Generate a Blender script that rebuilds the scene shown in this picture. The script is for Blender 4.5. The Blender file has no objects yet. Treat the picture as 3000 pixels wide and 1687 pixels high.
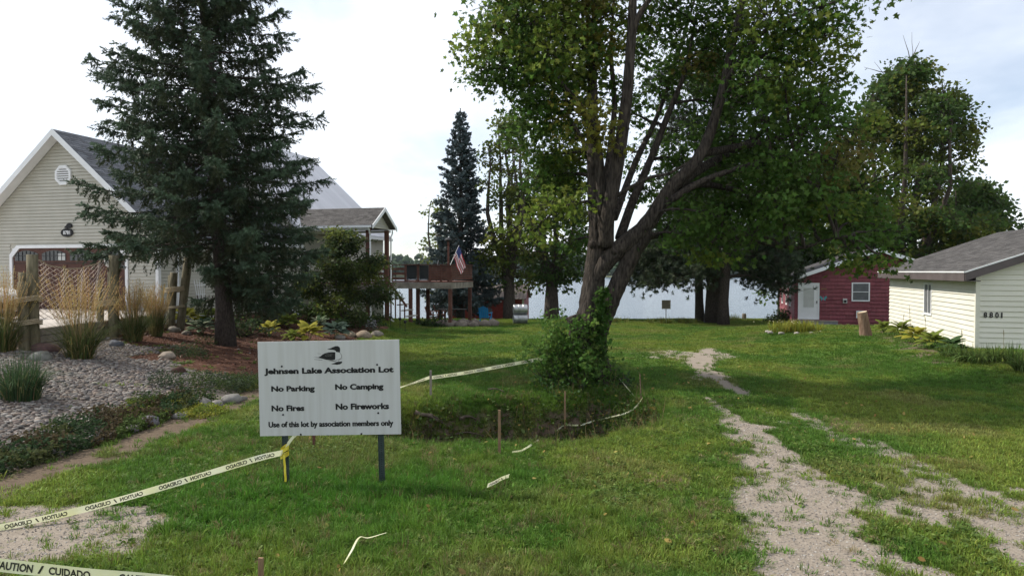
import bpy, math, random
import numpy as np
from mathutils import Vector, Matrix

# ------------------------------------------------------------------ camera, sky, sun, exposure
sc = bpy.context.scene
COL = sc.collection
R = math.radians
rng = np.random.default_rng(11)
random.seed(11)

CAM_H = 2.8
cam_d = bpy.data.cameras.new('camera'); cam_d.lens = 24; cam_d.sensor_width = 36
cam_d.clip_start = 0.1; cam_d.clip_end = 4000
cam = bpy.data.objects.new('camera', cam_d); COL.objects.link(cam)
cam.location = (0, 0, CAM_H); cam.rotation_euler = (R(90 - 1.39), 0, 0)
sc.camera = cam

SUN_EL, SUN_AZ = 43.0, -73.0                       # azimuth clockwise from +Y
sd = Vector((math.sin(R(SUN_AZ)) * math.cos(R(SUN_EL)), math.cos(R(SUN_AZ)) * math.cos(R(SUN_EL)), math.sin(R(SUN_EL))))
W = bpy.data.worlds.new('World'); sc.world = W; W.use_nodes = True
nt = W.node_tree; nt.nodes.clear()
def wn(t, **k):
    n = nt.nodes.new(t)
    for a, b in k.items(): setattr(n, a, b)
    return n
sky = wn('ShaderNodeTexSky', sky_type='NISHITA', sun_disc=False, sun_elevation=R(SUN_EL), sun_rotation=R(SUN_AZ),
         altitude=200, air_density=1.0, dust_density=0.4, ozone_density=2.0)
tc = wn('ShaderNodeTexCoord'); sep = wn('ShaderNodeSeparateXYZ'); nt.links.new(tc.outputs['Generated'], sep.inputs[0])
zz = wn('ShaderNodeMath', operation='ABSOLUTE'); nt.links.new(sep.outputs['Z'], zz.inputs[0])
za = wn('ShaderNodeMath', operation='ADD'); nt.links.new(zz.outputs[0], za.inputs[0]); za.inputs[1].default_value = 0.22
dv = wn('ShaderNodeVectorMath', operation='DIVIDE'); nt.links.new(tc.outputs['Generated'], dv.inputs[0])
cb = wn('ShaderNodeCombineXYZ')
for i in range(3): nt.links.new(za.outputs[0], cb.inputs[i])
nt.links.new(cb.outputs[0], dv.inputs[1])
mp = wn('ShaderNodeMapping'); nt.links.new(dv.outputs[0], mp.inputs[0])
mp.inputs['Scale'].default_value = (0.7, 0.45, 0.5); mp.inputs['Location'].default_value = (0.1, 3.1, 0)
nz = wn('ShaderNodeTexNoise'); nt.links.new(mp.outputs[0], nz.inputs['Vector'])
nz.inputs['Scale'].default_value = 1.6; nz.inputs['Detail'].default_value = 6; nz.inputs['Roughness'].default_value = 0.55
nz.inputs['Distortion'].default_value = 0.4
cr = wn('ShaderNodeValToRGB'); nt.links.new(nz.outputs['Fac'], cr.inputs[0])
cr.color_ramp.elements[0].position = 0.28; cr.color_ramp.elements[0].color = (0.20, 0.20, 0.20, 1)
cr.color_ramp.elements[1].position = 0.62; cr.color_ramp.elements[1].color = (0.97, 0.97, 0.97, 1)
# thin high cloud: brightened toward the sun as real veil cloud is, because the sky under it is brighter there
cl = wn('ShaderNodeMix', data_type='RGBA', blend_type='MIX'); cl.inputs[0].default_value = 0.24
nt.links.new(sky.outputs[0], cl.inputs[6]); cl.inputs[7].default_value = (10.0, 10.2, 10.5, 1)
mx = wn('ShaderNodeMix', data_type='RGBA', blend_type='MIX')
nt.links.new(cr.outputs[0], mx.inputs[0]); nt.links.new(sky.outputs[0], mx.inputs[6])
veil = wn('ShaderNodeMix', data_type='RGBA', blend_type='MIX'); veil.inputs[0].default_value = 0.85
nt.links.new(sky.outputs[0], veil.inputs[6]); veil.inputs[7].default_value = (9.8, 10.1, 10.6, 1)
nt.links.new(veil.outputs[2], mx.inputs[7])
nt.nodes.remove(cl)
bg = wn('ShaderNodeBackground'); nt.links.new(mx.outputs[2], bg.inputs[0]); bg.inputs[1].default_value = 0.128
wo = wn('ShaderNodeOutputWorld'); nt.links.new(bg.outputs[0], wo.inputs[0])

sun_d = bpy.data.lights.new('sun', 'SUN'); sun_d.energy = 5.0; sun_d.angle = R(0.7); sun_d.color = (1.0, 0.93, 0.82)
sun = bpy.data.objects.new('sun', sun_d); COL.objects.link(sun)
sun.rotation_euler = (-sd).to_track_quat('-Z', 'Y').to_euler(); sun.location = sd * 60

sc.view_settings.view_transform = 'Standard'; sc.view_settings.look = 'None'
sc.view_settings.exposure = 0.14; sc.view_settings.gamma = 1.0; sc.view_settings.use_curve_mapping = False
sc.render.engine = 'CYCLES'
sc.cycles.max_bounces = 6; sc.cycles.diffuse_bounces = 3; sc.cycles.glossy_bounces = 2; sc.cycles.transmission_bounces = 4
sc.cycles.transparent_max_bounces = 6; sc.cycles.volume_bounces = 0
sc.cycles.use_denoising = True
sc.cycles.sample_clamp_indirect = 4.0

# ------------------------------------------------------------------ helpers
def at(px, py, Y):
    """image pixel (px, py) -> point in metres on its view ray, at estimated distance Y"""
    p = R(-1.39); yc = (843.5 - py) / 2000.0
    f = math.cos(p) - yc * math.sin(p); u = math.sin(p) + yc * math.cos(p)
    return ((px - 1500) / 2000.0 / f * Y, Y, CAM_H + u / f * Y)

def sstep(a, b, t):
    t = np.clip((np.asarray(t, float) - a) / (b - a), 0, 1)
    return t * t * (3 - 2 * t)

_tab = np.random.default_rng(5).random((256, 256))
def vnoise(x, y):
    x = np.asarray(x, float); y = np.asarray(y, float)
    xi = np.floor(x).astype(int); yi = np.floor(y).astype(int)
    fx = x - xi; fy = y - yi; fx = fx * fx * (3 - 2 * fx); fy = fy * fy * (3 - 2 * fy)
    g = lambda a, b: _tab[a & 255, b & 255]
    return (g(xi, yi) * (1 - fx) + g(xi + 1, yi) * fx) * (1 - fy) + (g(xi, yi + 1) * (1 - fx) + g(xi + 1, yi + 1) * fx) * fy
def fbm(x, y, sc_=1.0, o=4, seed=0):
    v = 0; a = 0.5; t = 0
    x = np.asarray(x, float) * sc_ + seed * 17.3; y = np.asarray(y, float) * sc_ + seed * 9.1
    for i in range(o):
        v = v + a * vnoise(x, y); t += a; a *= 0.5; x = x * 2.03 + 11.7; y = y * 2.03 + 5.3
    return v / t

class G:
    """collects polygons; build() makes ONE mesh object"""
    def __init__(s): s.v = []; s.c = []; s.f = []; s.n = 0
    def add(s, v, f, col=(1, 1, 1)):
        v = np.asarray(v, float).reshape(-1, 3)
        c = np.asarray(col, float)
        if c.ndim == 1: c = np.broadcast_to(c, v.shape)
        s.v.append(v); s.c.append(c)
        if isinstance(f, np.ndarray): s.f.append(f + s.n)
        else:
            byk = {}
            for q in f: byk.setdefault(len(q), []).append(q)
            for q in byk.values(): s.f.append(np.array(q, int) + s.n)
        s.n += len(v)
        return s
    def box(s, a, b, col=(1, 1, 1)):
        (x0, y0, z0), (x1, y1, z1) = a, b
        x0, x1 = min(x0, x1), max(x0, x1); y0, y1 = min(y0, y1), max(y0, y1); z0, z1 = min(z0, z1), max(z0, z1)
        v = [(x0, y0, z0), (x1, y0, z0), (x1, y1, z0), (x0, y1, z0), (x0, y0, z1), (x1, y0, z1), (x1, y1, z1), (x0, y1, z1)]
        return s.add(v, [(3, 2, 1, 0), (4, 5, 6, 7), (0, 1, 5, 4), (1, 2, 6, 5), (2, 3, 7, 6), (3, 0, 4, 7)], col)
    def beam(s, p, q, w, h, up=(0, 0, 1), col=(1, 1, 1)):
        p = Vector(p); q = Vector(q); d = (q - p).normalized(); u = Vector(up)
        if abs(d.dot(u)) > 0.98: u = Vector((0, 1, 0))
        sx = d.cross(u).normalized() * (w / 2); uz = sx.cross(d).normalized() * (h / 2)
        v = [p - sx - uz, p + sx - uz, p + sx + uz, p - sx + uz, q - sx - uz, q + sx - uz, q + sx + uz, q - sx + uz]
        return s.add([tuple(i) for i in v], [(3, 2, 1, 0), (4, 5, 6, 7), (0, 1, 5, 4), (1, 2, 6, 5), (2, 3, 7, 6), (3, 0, 4, 7)], col)
    def tube(s, pts, rad, n=8, rough=0.0, cap=True, col=(1, 1, 1)):
        P = np.asarray(pts, float); k = len(P)
        rad = np.broadcast_to(np.asarray(rad, float), (k,))
        T = np.gradient(P, axis=0); T /= np.linalg.norm(T, axis=1)[:, None] + 1e-9
        ref = np.array([0, 0, 1.0]) if abs(T[0, 2]) < 0.8 else np.array([0.0, 1, 0])
        out = []; A = np.cross(T[0], ref); A /= np.linalg.norm(A)
        a = np.linspace(0, 2 * np.pi, n, endpoint=False)
        for i in range(k):
            A = A - T[i] * A.dot(T[i]); A /= np.linalg.norm(A) + 1e-9; B = np.cross(T[i], A)
            r = rad[i] * (1 + rough * (rng.random(n) - 0.5) * 2)
            out.append(P[i] + np.cos(a)[:, None] * A * r[:, None] + np.sin(a)[:, None] * B * r[:, None])
        f = []
        for i in range(k - 1):
            for j in range(n):
                j2 = (j + 1) % n
                f.append((i * n + j, i * n + j2, (i + 1) * n + j2, (i + 1) * n + j))
        s.add(np.concatenate(out), f, col)
        if cap:
            m = s.n - k * n
            s.f.append(np.array([[m + j for j in range(n)][::-1]])); s.f.append(np.array([[m + (k - 1) * n + j for j in range(n)]]))
        return s
    def prism(s, poly, a, b, axis='y', col=(1, 1, 1)):
        """extrude a 2D outline between a and b along an axis (outline given in the two other axes, in order)"""
        k = len(poly)
        def mk(p, t):
            return {'y': (p[0], t, p[1]), 'x': (t, p[0], p[1]), 'z': (p[0], p[1], t)}[axis]
        v = [mk(p, a) for p in poly] + [mk(p, b) for p in poly]
        f = [tuple(range(k)), tuple(range(2 * k - 1, k - 1, -1))] + [(i, i + k, (i + 1) % k + k, (i + 1) % k) for i in range(k)]
        return s.add(v, f, col)
    def lathe(s, prof, n=16, o=(0, 0, 0), col=(1, 1, 1)):
        a = np.linspace(0, 2 * np.pi, n, endpoint=False); v = []; f = []
        for r, z in prof: v += [(o[0] + r * math.cos(t), o[1] + r * math.sin(t), o[2] + z) for t in a]
        for i in range(len(prof) - 1):
            for j in range(n): f.append((i * n + j, i * n + (j + 1) % n, (i + 1) * n + (j + 1) % n, (i + 1) * n + j))
        f.append(tuple(range(n))[::-1]); f.append(tuple(range((len(prof) - 1) * n, len(prof) * n)))
        return s.add(v, f, col)
    def mesh(s, name, smooth=False, color=True, recalc=False):
        me = bpy.data.meshes.new(name)
        V = np.concatenate(s.v); nl = sum(f.size for f in s.f); nf = sum(len(f) for f in s.f)
        me.vertices.add(len(V)); me.vertices.foreach_set('co', V.ravel())
        me.loops.add(nl); me.polygons.add(nf)
        li = np.concatenate([f.ravel() for f in s.f]).astype(np.int32)
        lt = np.concatenate([np.full(len(f), f.shape[1]) for f in s.f]).astype(np.int32)
        ls = np.concatenate([[0], np.cumsum(lt)[:-1]]).astype(np.int32)
        me.loops.foreach_set('vertex_index', li)
        me.polygons.foreach_set('loop_start', ls); me.polygons.foreach_set('loop_total', lt)
        me.polygons.foreach_set('use_smooth', np.full(nf, bool(smooth)))
        if color:
            at_ = me.color_attributes.new('col', 'FLOAT_COLOR', 'POINT')
            C = np.concatenate([np.concatenate(s.c), np.ones((len(V), 1))], 1)
            at_.data.foreach_set('color', C.ravel())
        me.update(calc_edges=True); me.validate()
        if recalc:
            import bmesh
            b = bmesh.new(); b.from_mesh(me); bmesh.ops.recalc_face_normals(b, faces=b.faces); b.to_mesh(me); b.free()
        return me
    def build(s, name, m, parent=None, smooth=False, color=False, recalc=True, **tags):
        me = s.mesh(name, smooth, color, recalc)
        me.materials.append(m)
        return place(name, me, parent, **tags)

def place(name, me, parent=None, loc=(0, 0, 0), rot=(0, 0, 0), **tags):
    o = bpy.data.objects.new(name, me); COL.objects.link(o)
    o.location = loc; o.rotation_euler = rot
    if parent is not None: o.parent = parent
    for k, v in tags.items():
        if v is not None: o[k] = v
    return o
def thing(name, label, category, loc=(0, 0, 0), rz=0.0, group=None):
    return place(name, None, None, loc, (0, 0, rz), label=label, category=category, group=group)

def text_mesh(txt, w, h, bold=0.0):
    """flat lettering fitted to a w x h box, returned as (verts Nx2, faces)"""
    cu = bpy.data.curves.new('t', 'FONT'); cu.body = txt; cu.offset = bold; cu.resolution_u = 3; cu.fill_mode = 'FRONT'
    ob = bpy.data.objects.new('t', cu)
    me = bpy.data.meshes.new_from_object(ob)
    V = np.array([v.co[:2] for v in me.vertices]); F = [tuple(p.vertices) for p in me.polygons]
    bpy.data.objects.remove(ob); bpy.data.meshes.remove(me); bpy.data.curves.remove(cu)
    lo = V.min(0); hi = V.max(0)
    V = (V - lo) / (hi - lo) * np.array([w, h])
    return V, F
# ------------------------------------------------------------------ materials (procedural)
def base_mat(name):
    m = bpy.data.materials.new(name); m.use_nodes = True
    t = m.node_tree; b = t.nodes['Principled BSDF']; b.inputs['Specular IOR Level'].default_value = 0.25
    return m, t, b
def M(name, c1, c2=None, scale=6.0, rough=0.75, bump=0.0, bscale=None, metal=0.0, stretch=(1, 1, 1), detail=5, spec=0.25,
      lo=0.3, hi=0.7, attr=False, transl=0.0, coord='Object', bdist=0.02):
    m, t, b = base_mat(name)
    b.inputs['Roughness'].default_value = rough; b.inputs['Metallic'].default_value = metal
    b.inputs['Specular IOR Level'].default_value = spec
    tcn = t.nodes.new('ShaderNodeTexCoord'); mpn = t.nodes.new('ShaderNodeMapping'); mpn.inputs['Scale'].default_value = stretch
    t.links.new(tcn.outputs[coord], mpn.inputs[0])
    colour = None
    if c2 is not None:
        n = t.nodes.new('ShaderNodeTexNoise'); n.inputs['Scale'].default_value = scale; n.inputs['Detail'].default_value = detail
        t.links.new(mpn.outputs[0], n.inputs['Vector'])
        r = t.nodes.new('ShaderNodeValToRGB'); t.links.new(n.outputs['Fac'], r.inputs[0])
        r.color_ramp.elements[0].position = lo; r.color_ramp.elements[0].color = (*c1, 1)
        r.color_ramp.elements[1].position = hi; r.color_ramp.elements[1].color = (*c2, 1)
        colour = r.outputs[0]
    else: b.inputs['Base Color'].default_value = (*c1, 1)
    if attr:
        a = t.nodes.new('ShaderNodeAttribute'); a.attribute_name = 'col'
        if colour is None: colour = a.outputs['Color']
        else:
            mu = t.nodes.new('ShaderNodeMix'); mu.data_type = 'RGBA'; mu.blend_type = 'MULTIPLY'; mu.inputs[0].default_value = 1
            t.links.new(colour, mu.inputs[6]); t.links.new(a.outputs['Color'], mu.inputs[7]); colour = mu.outputs[2]
    if colour is not None: t.links.new(colour, b.inputs['Base Color'])
    if bump:
        n2 = t.nodes.new('ShaderNodeTexNoise'); n2.inputs['Scale'].default_value = bscale or scale * 3; n2.inputs['Detail'].default_value = 6
        t.links.new(mpn.outputs[0], n2.inputs['Vector'])
        bp = t.nodes.new('ShaderNodeBump'); bp.inputs['Strength'].default_value = bump; bp.inputs['Distance'].default_value = bdist
        t.links.new(n2.outputs['Fac'], bp.inputs['Height']); t.links.new(bp.outputs[0], b.inputs['Normal'])
    if transl:
        tr = t.nodes.new('ShaderNodeBsdfTranslucent'); ms = t.nodes.new('ShaderNodeMixShader'); ms.inputs[0].default_value = transl
        if colour is not None:
            gm = t.nodes.new('ShaderNodeGamma'); gm.inputs[1].default_value = 0.85
            t.links.new(colour, gm.inputs[0]); t.links.new(gm.outputs[0], tr.inputs[0])
        else: tr.inputs[0].default_value = (*c1, 1)
        out = t.nodes['Material Output']
        t.links.new(b.outputs[0], ms.inputs[1]); t.links.new(tr.outputs[0], ms.inputs[2]); t.links.new(ms.outputs[0], out.inputs[0])
    return m

siding_cream = M('cream siding', (0.43, 0.415, 0.355), (0.50, 0.48, 0.415), 1.5, 0.55, 0.05, 40)
siding_shed = M('ivory siding', (0.65, 0.635, 0.55), (0.72, 0.705, 0.62), 1.2, 0.5, 0.05, 40)
white_trim = M('white trim', (0.72, 0.73, 0.74), (0.80, 0.81, 0.82), 2.0, 0.5)
shingle_dark = M('slate shingle', (0.055, 0.06, 0.07), (0.16, 0.17, 0.19), 9, 0.9, 0.5, 60, stretch=(1, 1, 1))
shingle_brown = M('brown shingle', (0.09, 0.08, 0.075), (0.20, 0.185, 0.17), 7, 0.9, 0.5, 60)
roof_pale = M('pale roof', (0.47, 0.47, 0.50), (0.56, 0.56, 0.59), 0.7, 0.6, stretch=(0.25, 2.2, 0.25))
roof_cabin = M('black shingle', (0.03, 0.03, 0.035), (0.09, 0.085, 0.085), 9, 0.9, 0.4, 50)
door_brown = M('brown door', (0.06, 0.022, 0.015), (0.095, 0.038, 0.026), 3, 0.5, 0.08, 30, stretch=(1, 1, 8))
red_wood = M('red stained wood', (0.085, 0.035, 0.026), (0.15, 0.068, 0.05), 3, 0.75, 0.25, 20, stretch=(1, 1, 1))
grey_wood = M('weathered timber', (0.16, 0.14, 0.115), (0.32, 0.285, 0.24), 3, 0.85, 0.4, 26, stretch=(1, 1, 1))
piling_wood = M('piling wood', (0.085, 0.075, 0.045), (0.20, 0.175, 0.115), 5, 0.9, 0.6, 22, stretch=(4, 4, 0.7))
red_shake = M('red shake', (0.17, 0.045, 0.055), (0.22, 0.06, 0.07), 3, 0.7, 0.25, 26, stretch=(3, 3, 0.6))
barn_red = M('barn red', (0.16, 0.02, 0.02), (0.24, 0.035, 0.035), 3, 0.6)
rope_m = M('manila rope', (0.28, 0.23, 0.15), (0.45, 0.38, 0.27), 30, 0.9, 0.4, 90)
net_m = M('net cord', (0.40, 0.33, 0.28), (0.55, 0.46, 0.40), 9, 0.9)
gull_m = M('white plaster', (0.65, 0.65, 0.65), (0.78, 0.78, 0.77), 8, 0.6)
dark_metal = M('dark metal', (0.02, 0.02, 0.022), (0.05, 0.05, 0.052), 8, 0.5, metal=0.4)
steel_green = M('green steel', (0.035, 0.055, 0.055), (0.065, 0.085, 0.085), 12, 0.5, 0.1, 40, metal=0.3)
zinc = M('galvanised steel', (0.30, 0.31, 0.32), (0.50, 0.51, 0.52), 5, 0.4, metal=0.7)
black_paint = M('black vinyl', (0.012, 0.012, 0.013), None, rough=0.5)
sign_white = M('white sign panel', (0.46, 0.46, 0.445), (0.52, 0.525, 0.52), 2.2, 0.75, 0, stretch=(6, 1, 0.35), lo=0.3, hi=0.6, spec=0.1)
tape_m = M('caution tape', (0.72, 0.72, 0.38), (0.82, 0.82, 0.66), 3, 0.35, 0.12, 14, transl=0.3)
tape_text = M('tape print', (0.03, 0.03, 0.025), None, rough=0.5)
stake_wood = M('pine stake', (0.17, 0.105, 0.06), (0.28, 0.185, 0.11), 14, 0.8, 0.3, 40, stretch=(3, 3, 0.5))
rusty = M('rusty rod', (0.10, 0.06, 0.04), (0.17, 0.11, 0.08), 20, 0.8)
glass_m = M('window glass', (0.02, 0.024, 0.028), None, rough=0.06, spec=0.6)
blind_m = M('window blind', (0.45, 0.46, 0.44), (0.55, 0.56, 0.54), 3, 0.6)
screen_m = M('insect screen', (0.10, 0.105, 0.11), (0.14, 0.145, 0.15), 4, 0.5)
concrete = M('concrete', (0.34, 0.31, 0.28), (0.47, 0.43, 0.39), 1.2, 0.85, 0.15, 20)
mauve = M('mauve fascia', (0.085, 0.07, 0.07), (0.12, 0.10, 0.10), 2, 0.5)
blue_plastic = M('blue plastic', (0.01, 0.19, 0.47), (0.02, 0.25, 0.55), 4, 0.4)
car_white = M('white car paint', (0.75, 0.77, 0.80), None, rough=0.2, spec=0.6)
rubber = M('rubber', (0.02, 0.02, 0.02), None, rough=0.8)
metal_roof = M('ribbed metal roof', (0.10, 0.08, 0.065), (0.15, 0.12, 0.10), 4, 0.45, metal=0.2)
bark_maple = M('maple bark', (0.018, 0.0145, 0.012), (0.085, 0.07, 0.058), 7, 0.95, 1.0, 16, stretch=(3.2, 3.2, 0.5), bdist=0.06, lo=0.34, hi=0.68)
bark_spruce = M('spruce bark', (0.028, 0.021, 0.018), (0.085, 0.068, 0.058), 12, 0.95, 0.9, 26, stretch=(2, 2, 0.8), bdist=0.04)
bark_dark = M('dark bark', (0.03, 0.024, 0.02), (0.10, 0.08, 0.066), 8, 0.95, 0.8, 20, stretch=(3, 3, 0.5), bdist=0.04)
leaf_m = M('leaf', (1, 1, 1), attr=True, rough=0.6, transl=0.45, spec=0.15)
needle_m = M('needle', (1, 1, 1), attr=True, rough=0.7, transl=0.12, spec=0.15)
plant_m = M('plant', (1, 1, 1), attr=True, rough=0.75, transl=0.3, spec=0.1)
stone_m = M('stone', (0.55, 0.55, 0.55), (1, 1, 1), 9, 0.8, 0.3, 40, attr=True)
soil_m = M('bare soil', (0.12, 0.075, 0.045), (0.24, 0.16, 0.10), 6, 0.95, 0.8, 20)
root_m = M('root', (0.06, 0.045, 0.035), (0.14, 0.11, 0.085), 10, 0.9, 0.6, 30)
flat_m = M('painted', (1, 1, 1), attr=True, rough=0.6)
# ------------------------------------------------------------------ terrain
def bed_edge(y):
    return -6.45 - 0.75 * sstep(13, 8.5, y) - 0.12 * np.sin(np.asarray(y) * 1.1) + 0.9 * sstep(30, 40, y)
def ditch_e(x, y):
    c, s_ = math.cos(R(20)), math.sin(R(20))
    dx = x - 0.05 + 0.5 * (fbm(x, y, 0.9, 3, 3) - 0.5); dy = y - 13.3 + 0.9 * (fbm(x, y, 0.8, 3, 4) - 0.5)
    a = dx * c + dy * s_; b = -dx * s_ + dy * c
    return (a / 2.85) ** 2 + (b / 2.0) ** 2
def height(x, y):
    x = np.asarray(x, float); y = np.asarray(y, float)
    z = -0.5 * sstep(20, 45, y) - 1.15 * sstep(46, 59.5, y) - 2.2 * sstep(58.8, 64, y)
    z = z + 0.4 * sstep(8.5, 14, x) * sstep(12, 20, y) * (1 - sstep(33, 40, y))
    xb = bed_edge(y)
    z = z + (0.8 * np.clip((xb - x) / 6.0, 0, 1) ** 0.9) * sstep(5.5, 9.5, y) * (1 - sstep(40, 47, y))
    z = z + 0.35 * sstep(-4.5, -7.0, x) * sstep(26, 33, y) * (1 - sstep(38, 43, y))
    z = z + 0.10 * (fbm(x, y, 0.22, 3, 1) - 0.5) + 0.035 * (fbm(x, y, 1.3, 3, 2) - 0.5) * (1 - sstep(16, 30, y))
    e = ditch_e(x, y)
    r2 = ((x - 1.75) / 1.2) ** 2 + ((y - 16.75) / 1.1) ** 2
    d = sstep(1.28, 0.48, e) * sstep(0.9, 1.9, r2)
    z = z - d * (1.2 + 0.55 * (fbm(x, y, 1.6, 3, 6) - 0.5) + 0.45 * (fbm(x, y, 4.2, 3, 16) - 0.5)) - 0.10 * sstep(1.9, 1.0, e) * sstep(0.9, 1.9, r2)
    z = z + 0.16 * np.exp(-r2 * 0.9)
    return z
def zg(x, y): return float(height(np.array([x]), np.array([y]))[0])

TR_L = np.array([(2.2, 2.0), (2.9, 6.0), (3.25, 7.8), (3.9, 9.1), (4.3, 10.4), (4.55, 12.7), (4.9, 15.6), (5.3, 18.5), (5.7, 20.6), (6.7, 23.6), (7.4, 25.5)])
TR_R = np.array([(5.2, 2.0), (5.4, 6.0), (5.66, 8.45), (5.78, 9.5), (5.7, 10.8), (5.5, 12.2), (5.7, 14.0), (6.3, 16.5), (7.1, 19.5), (7.6, 22)])
def dist_poly(x, y, P):
    best = np.full(np.shape(x), 1e9); tt = np.zeros(np.shape(x))
    for i in range(len(P) - 1):
        a = P[i]; b = P[i + 1]; ab = b - a
        t = np.clip(((x - a[0]) * ab[0] + (y - a[1]) * ab[1]) / ab.dot(ab), 0, 1)
        d = np.hypot(x - a[0] - t * ab[0], y - a[1] - t * ab[1])
        best = np.minimum(best, d)
    return best
def masks(x, y):
    """what covers the ground: gravel, soil, mulch, river rock bed (each 0..1)"""
    x = np.asarray(x, float); y = np.asarray(y, float)
    n1 = fbm(x, y, 0.9, 5, 7); n1 = n1 + .55 * (fbm(x, y, 3.6, 3, 9) - .5); n2 = fbm(x, y * 0.8, 2.3, 4, 8)
    dl = dist_poly(x, y, TR_L); dr = dist_poly(x, y, TR_R)
    wl = 0.58 - 0.14 * sstep(12, 20, y); wr = 0.42 - 0.28 * sstep(11, 18, y)
    g = np.maximum(sstep(wl + 0.32, wl - 0.3, dl + (n1 - 0.5) * (0.8 - .35 * sstep(11, 17, y))), .64 * sstep(wr + 0.28, wr - 0.28, dr + (n1 - 0.5) * 1.1) * (1 - 0.85 * sstep(13, 18, y)))
    g = np.maximum(g, .62 * sstep(.55, .15, dl + (n2 - .5) * .5) * sstep(14.5, 16, y))
    g = g * (1 - sstep(24, 27, y))
    wide = sstep(10.0, 8.0, y + (n1 - 0.5) * 2.0) * sstep(2.35, 2.9, x + (n1 - 0.5) * 0.5)
    g = np.maximum(g, wide * sstep(0.66, 0.54, n2 * 0.55 + n1 * 0.45 + 0.03 * (y - 6)))
    strip = sstep(0.50, 0.2, np.abs(x - 4.75 + .3 * (n2 - .5))) * sstep(7.3, 9.0, y + (n1 - .5) * 3)
    g = g * (1 - 0.95 * strip * sstep(0.35, 0.5, n2 + 0.1))
    left = .8 * sstep(1.35, 0.55, ((x + 5.5) / 1.9) ** 2 + ((y - 7.15) / 0.85) ** 2 + (n1 - 0.5) * 1.9 + (n2 - .5) * .8)
    g = np.maximum(g, left)
    patch = sstep(1.3, 0.6, ((x - 6.4) / 1.7) ** 2 + ((y - 23.2) / 1.3) ** 2 + (n2 - 0.5) * 3.0 + (n1 - .5) * 2) * 0.62
    g = np.maximum(g, patch)
    e = ditch_e(x, y)
    soil = sstep(1.22, 0.95, e + .25 * (n2 - .5)) * (.44 + .54 * sstep(0.40, 0.55, n2 + .12 * sstep(-.8, -1.8, x)))
    xb = bed_edge(y)
    inbed = sstep(-0.15, 0.15, xb - x) * sstep(7.2, 8.2, y + 0.3 * (n1 - .5)) * (1 - sstep(33, 36, y))
    path = sstep(0.75, 0.25, np.abs(x - xb - 0.42 + 0.4 * (n1 - 0.5))) * sstep(7.2, 9, y) * (1 - sstep(15.5, 19, y)) * sstep(0.3, 0.55, n2 + 0.16)
    soil = np.maximum(soil, path)
    pit = sstep(1.2, 0.6, ((x + 1.9) / 0.8) ** 2 + ((y - 17.5) / 1.6) ** 2 + (n2 - .5) * 2) * 0.0
    rock = inbed * (1 - sstep(17.0, 19.0, y + 0.45 * (x + 9.5) + (n1 - 0.5) * 2.5))
    rock = np.maximum(rock, inbed * sstep(-9.6, -10.6, x + (n1 - .5)) * (1 - sstep(19.5, 21.0, y + (n1 - .5) * 2)))
    mulch = inbed * (1 - rock)
    shedbed = sstep(1.5, 0.9, np.abs((x - 13.2) - (y - 21) * 0.29)) * sstep(17.5, 19, y) * (1 - sstep(29.5, 30.5, y)) * sstep(0.45, 0.6, n2 + 0.05) * 0.7
    soil = np.maximum(soil, shedbed)
    return g, soil, mulch, rock
def lawn_col(x, y):
    n = fbm(x, y, 0.35, 4, 21); n2 = fbm(x, y, 1.6, 3, 22); n3 = fbm(x, y, 0.8, 3, 23)
    a = np.array([0.086, 0.170, 0.026]); b = np.array([0.175, 0.228, 0.040]); c = np.array([0.22, 0.205, 0.075]); lush = np.array([0.072, 0.195, 0.022])
    t = sstep(0.38, 0.62, n * 0.6 + n2 * 0.4)[..., None]
    col = a * (1 - t) + b * t
    dry = (sstep(0.60, 0.76, n3) * 0.5)[..., None]
    col = col * (1 - dry) + c * dry
    lu = (np.exp(-(((x + 1.9) / 2.6) ** 2 + ((y - 8.3) / 1.6) ** 2)) * 0.8)[..., None]
    col = col * (1 - lu) + lush * lu
    return col

xs = np.unique(np.round(np.concatenate([np.arange(-120, -40, 8), np.arange(-40, -16, 1.2), np.arange(-16, -13, 0.3), np.arange(-13, -3, 0.14),
      np.arange(-3, 3.6, 0.08), np.arange(3.6, 8, 0.14), np.arange(8, 24, 0.5), np.arange(24, 50, 2), np.arange(50, 121, 8)]), 3))
ys = np.unique(np.round(np.concatenate([np.arange(-40, 0, 4), np.arange(0, 4, 0.5), np.arange(4, 10, 0.12), np.arange(10, 17, 0.08),
      np.arange(17, 26, 0.18), np.arange(26, 50, 0.5), np.arange(50, 66.1, 0.7)]), 3))
GX, GY = np.meshgrid(xs, ys)
gx, gy = GX.ravel(), GY.ravel()
gz = height(gx, gy)
g_, s_, m_, r_ = masks(gx, gy)
lc = lawn_col(gx, gy) * 0.72
def mixc(c, k, m): return c * (1 - m[:, None]) + np.array(k) * m[:, None]
gc = lc
nx_, ny_ = len(xs), len(ys)
ii = (np.arange(ny_ - 1)[:, None] * nx_ + np.arange(nx_ - 1)[None, :]).ravel()
quads = np.stack([ii, ii + 1, ii + 1 + nx_, ii + nx_], 1)
gm, t, b = base_mat('ground cover')
b.inputs['Roughness'].default_value = 0.95; b.inputs['Specular IOR Level'].default_value = 0.1
def N(ty, **k):
    n = t.nodes.new(ty)
    for a_, v_ in k.items(): setattr(n, a_, v_)
    return n
def noise_node(scale, det=5, rgh=0.6):
    n = N('ShaderNodeTexNoise'); n.inputs['Scale'].default_value = scale; n.inputs['Detail'].default_value = det; n.inputs['Roughness'].default_value = rgh
    t.links.new(tcg.outputs['Object'], n.inputs['Vector']); return n
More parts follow.
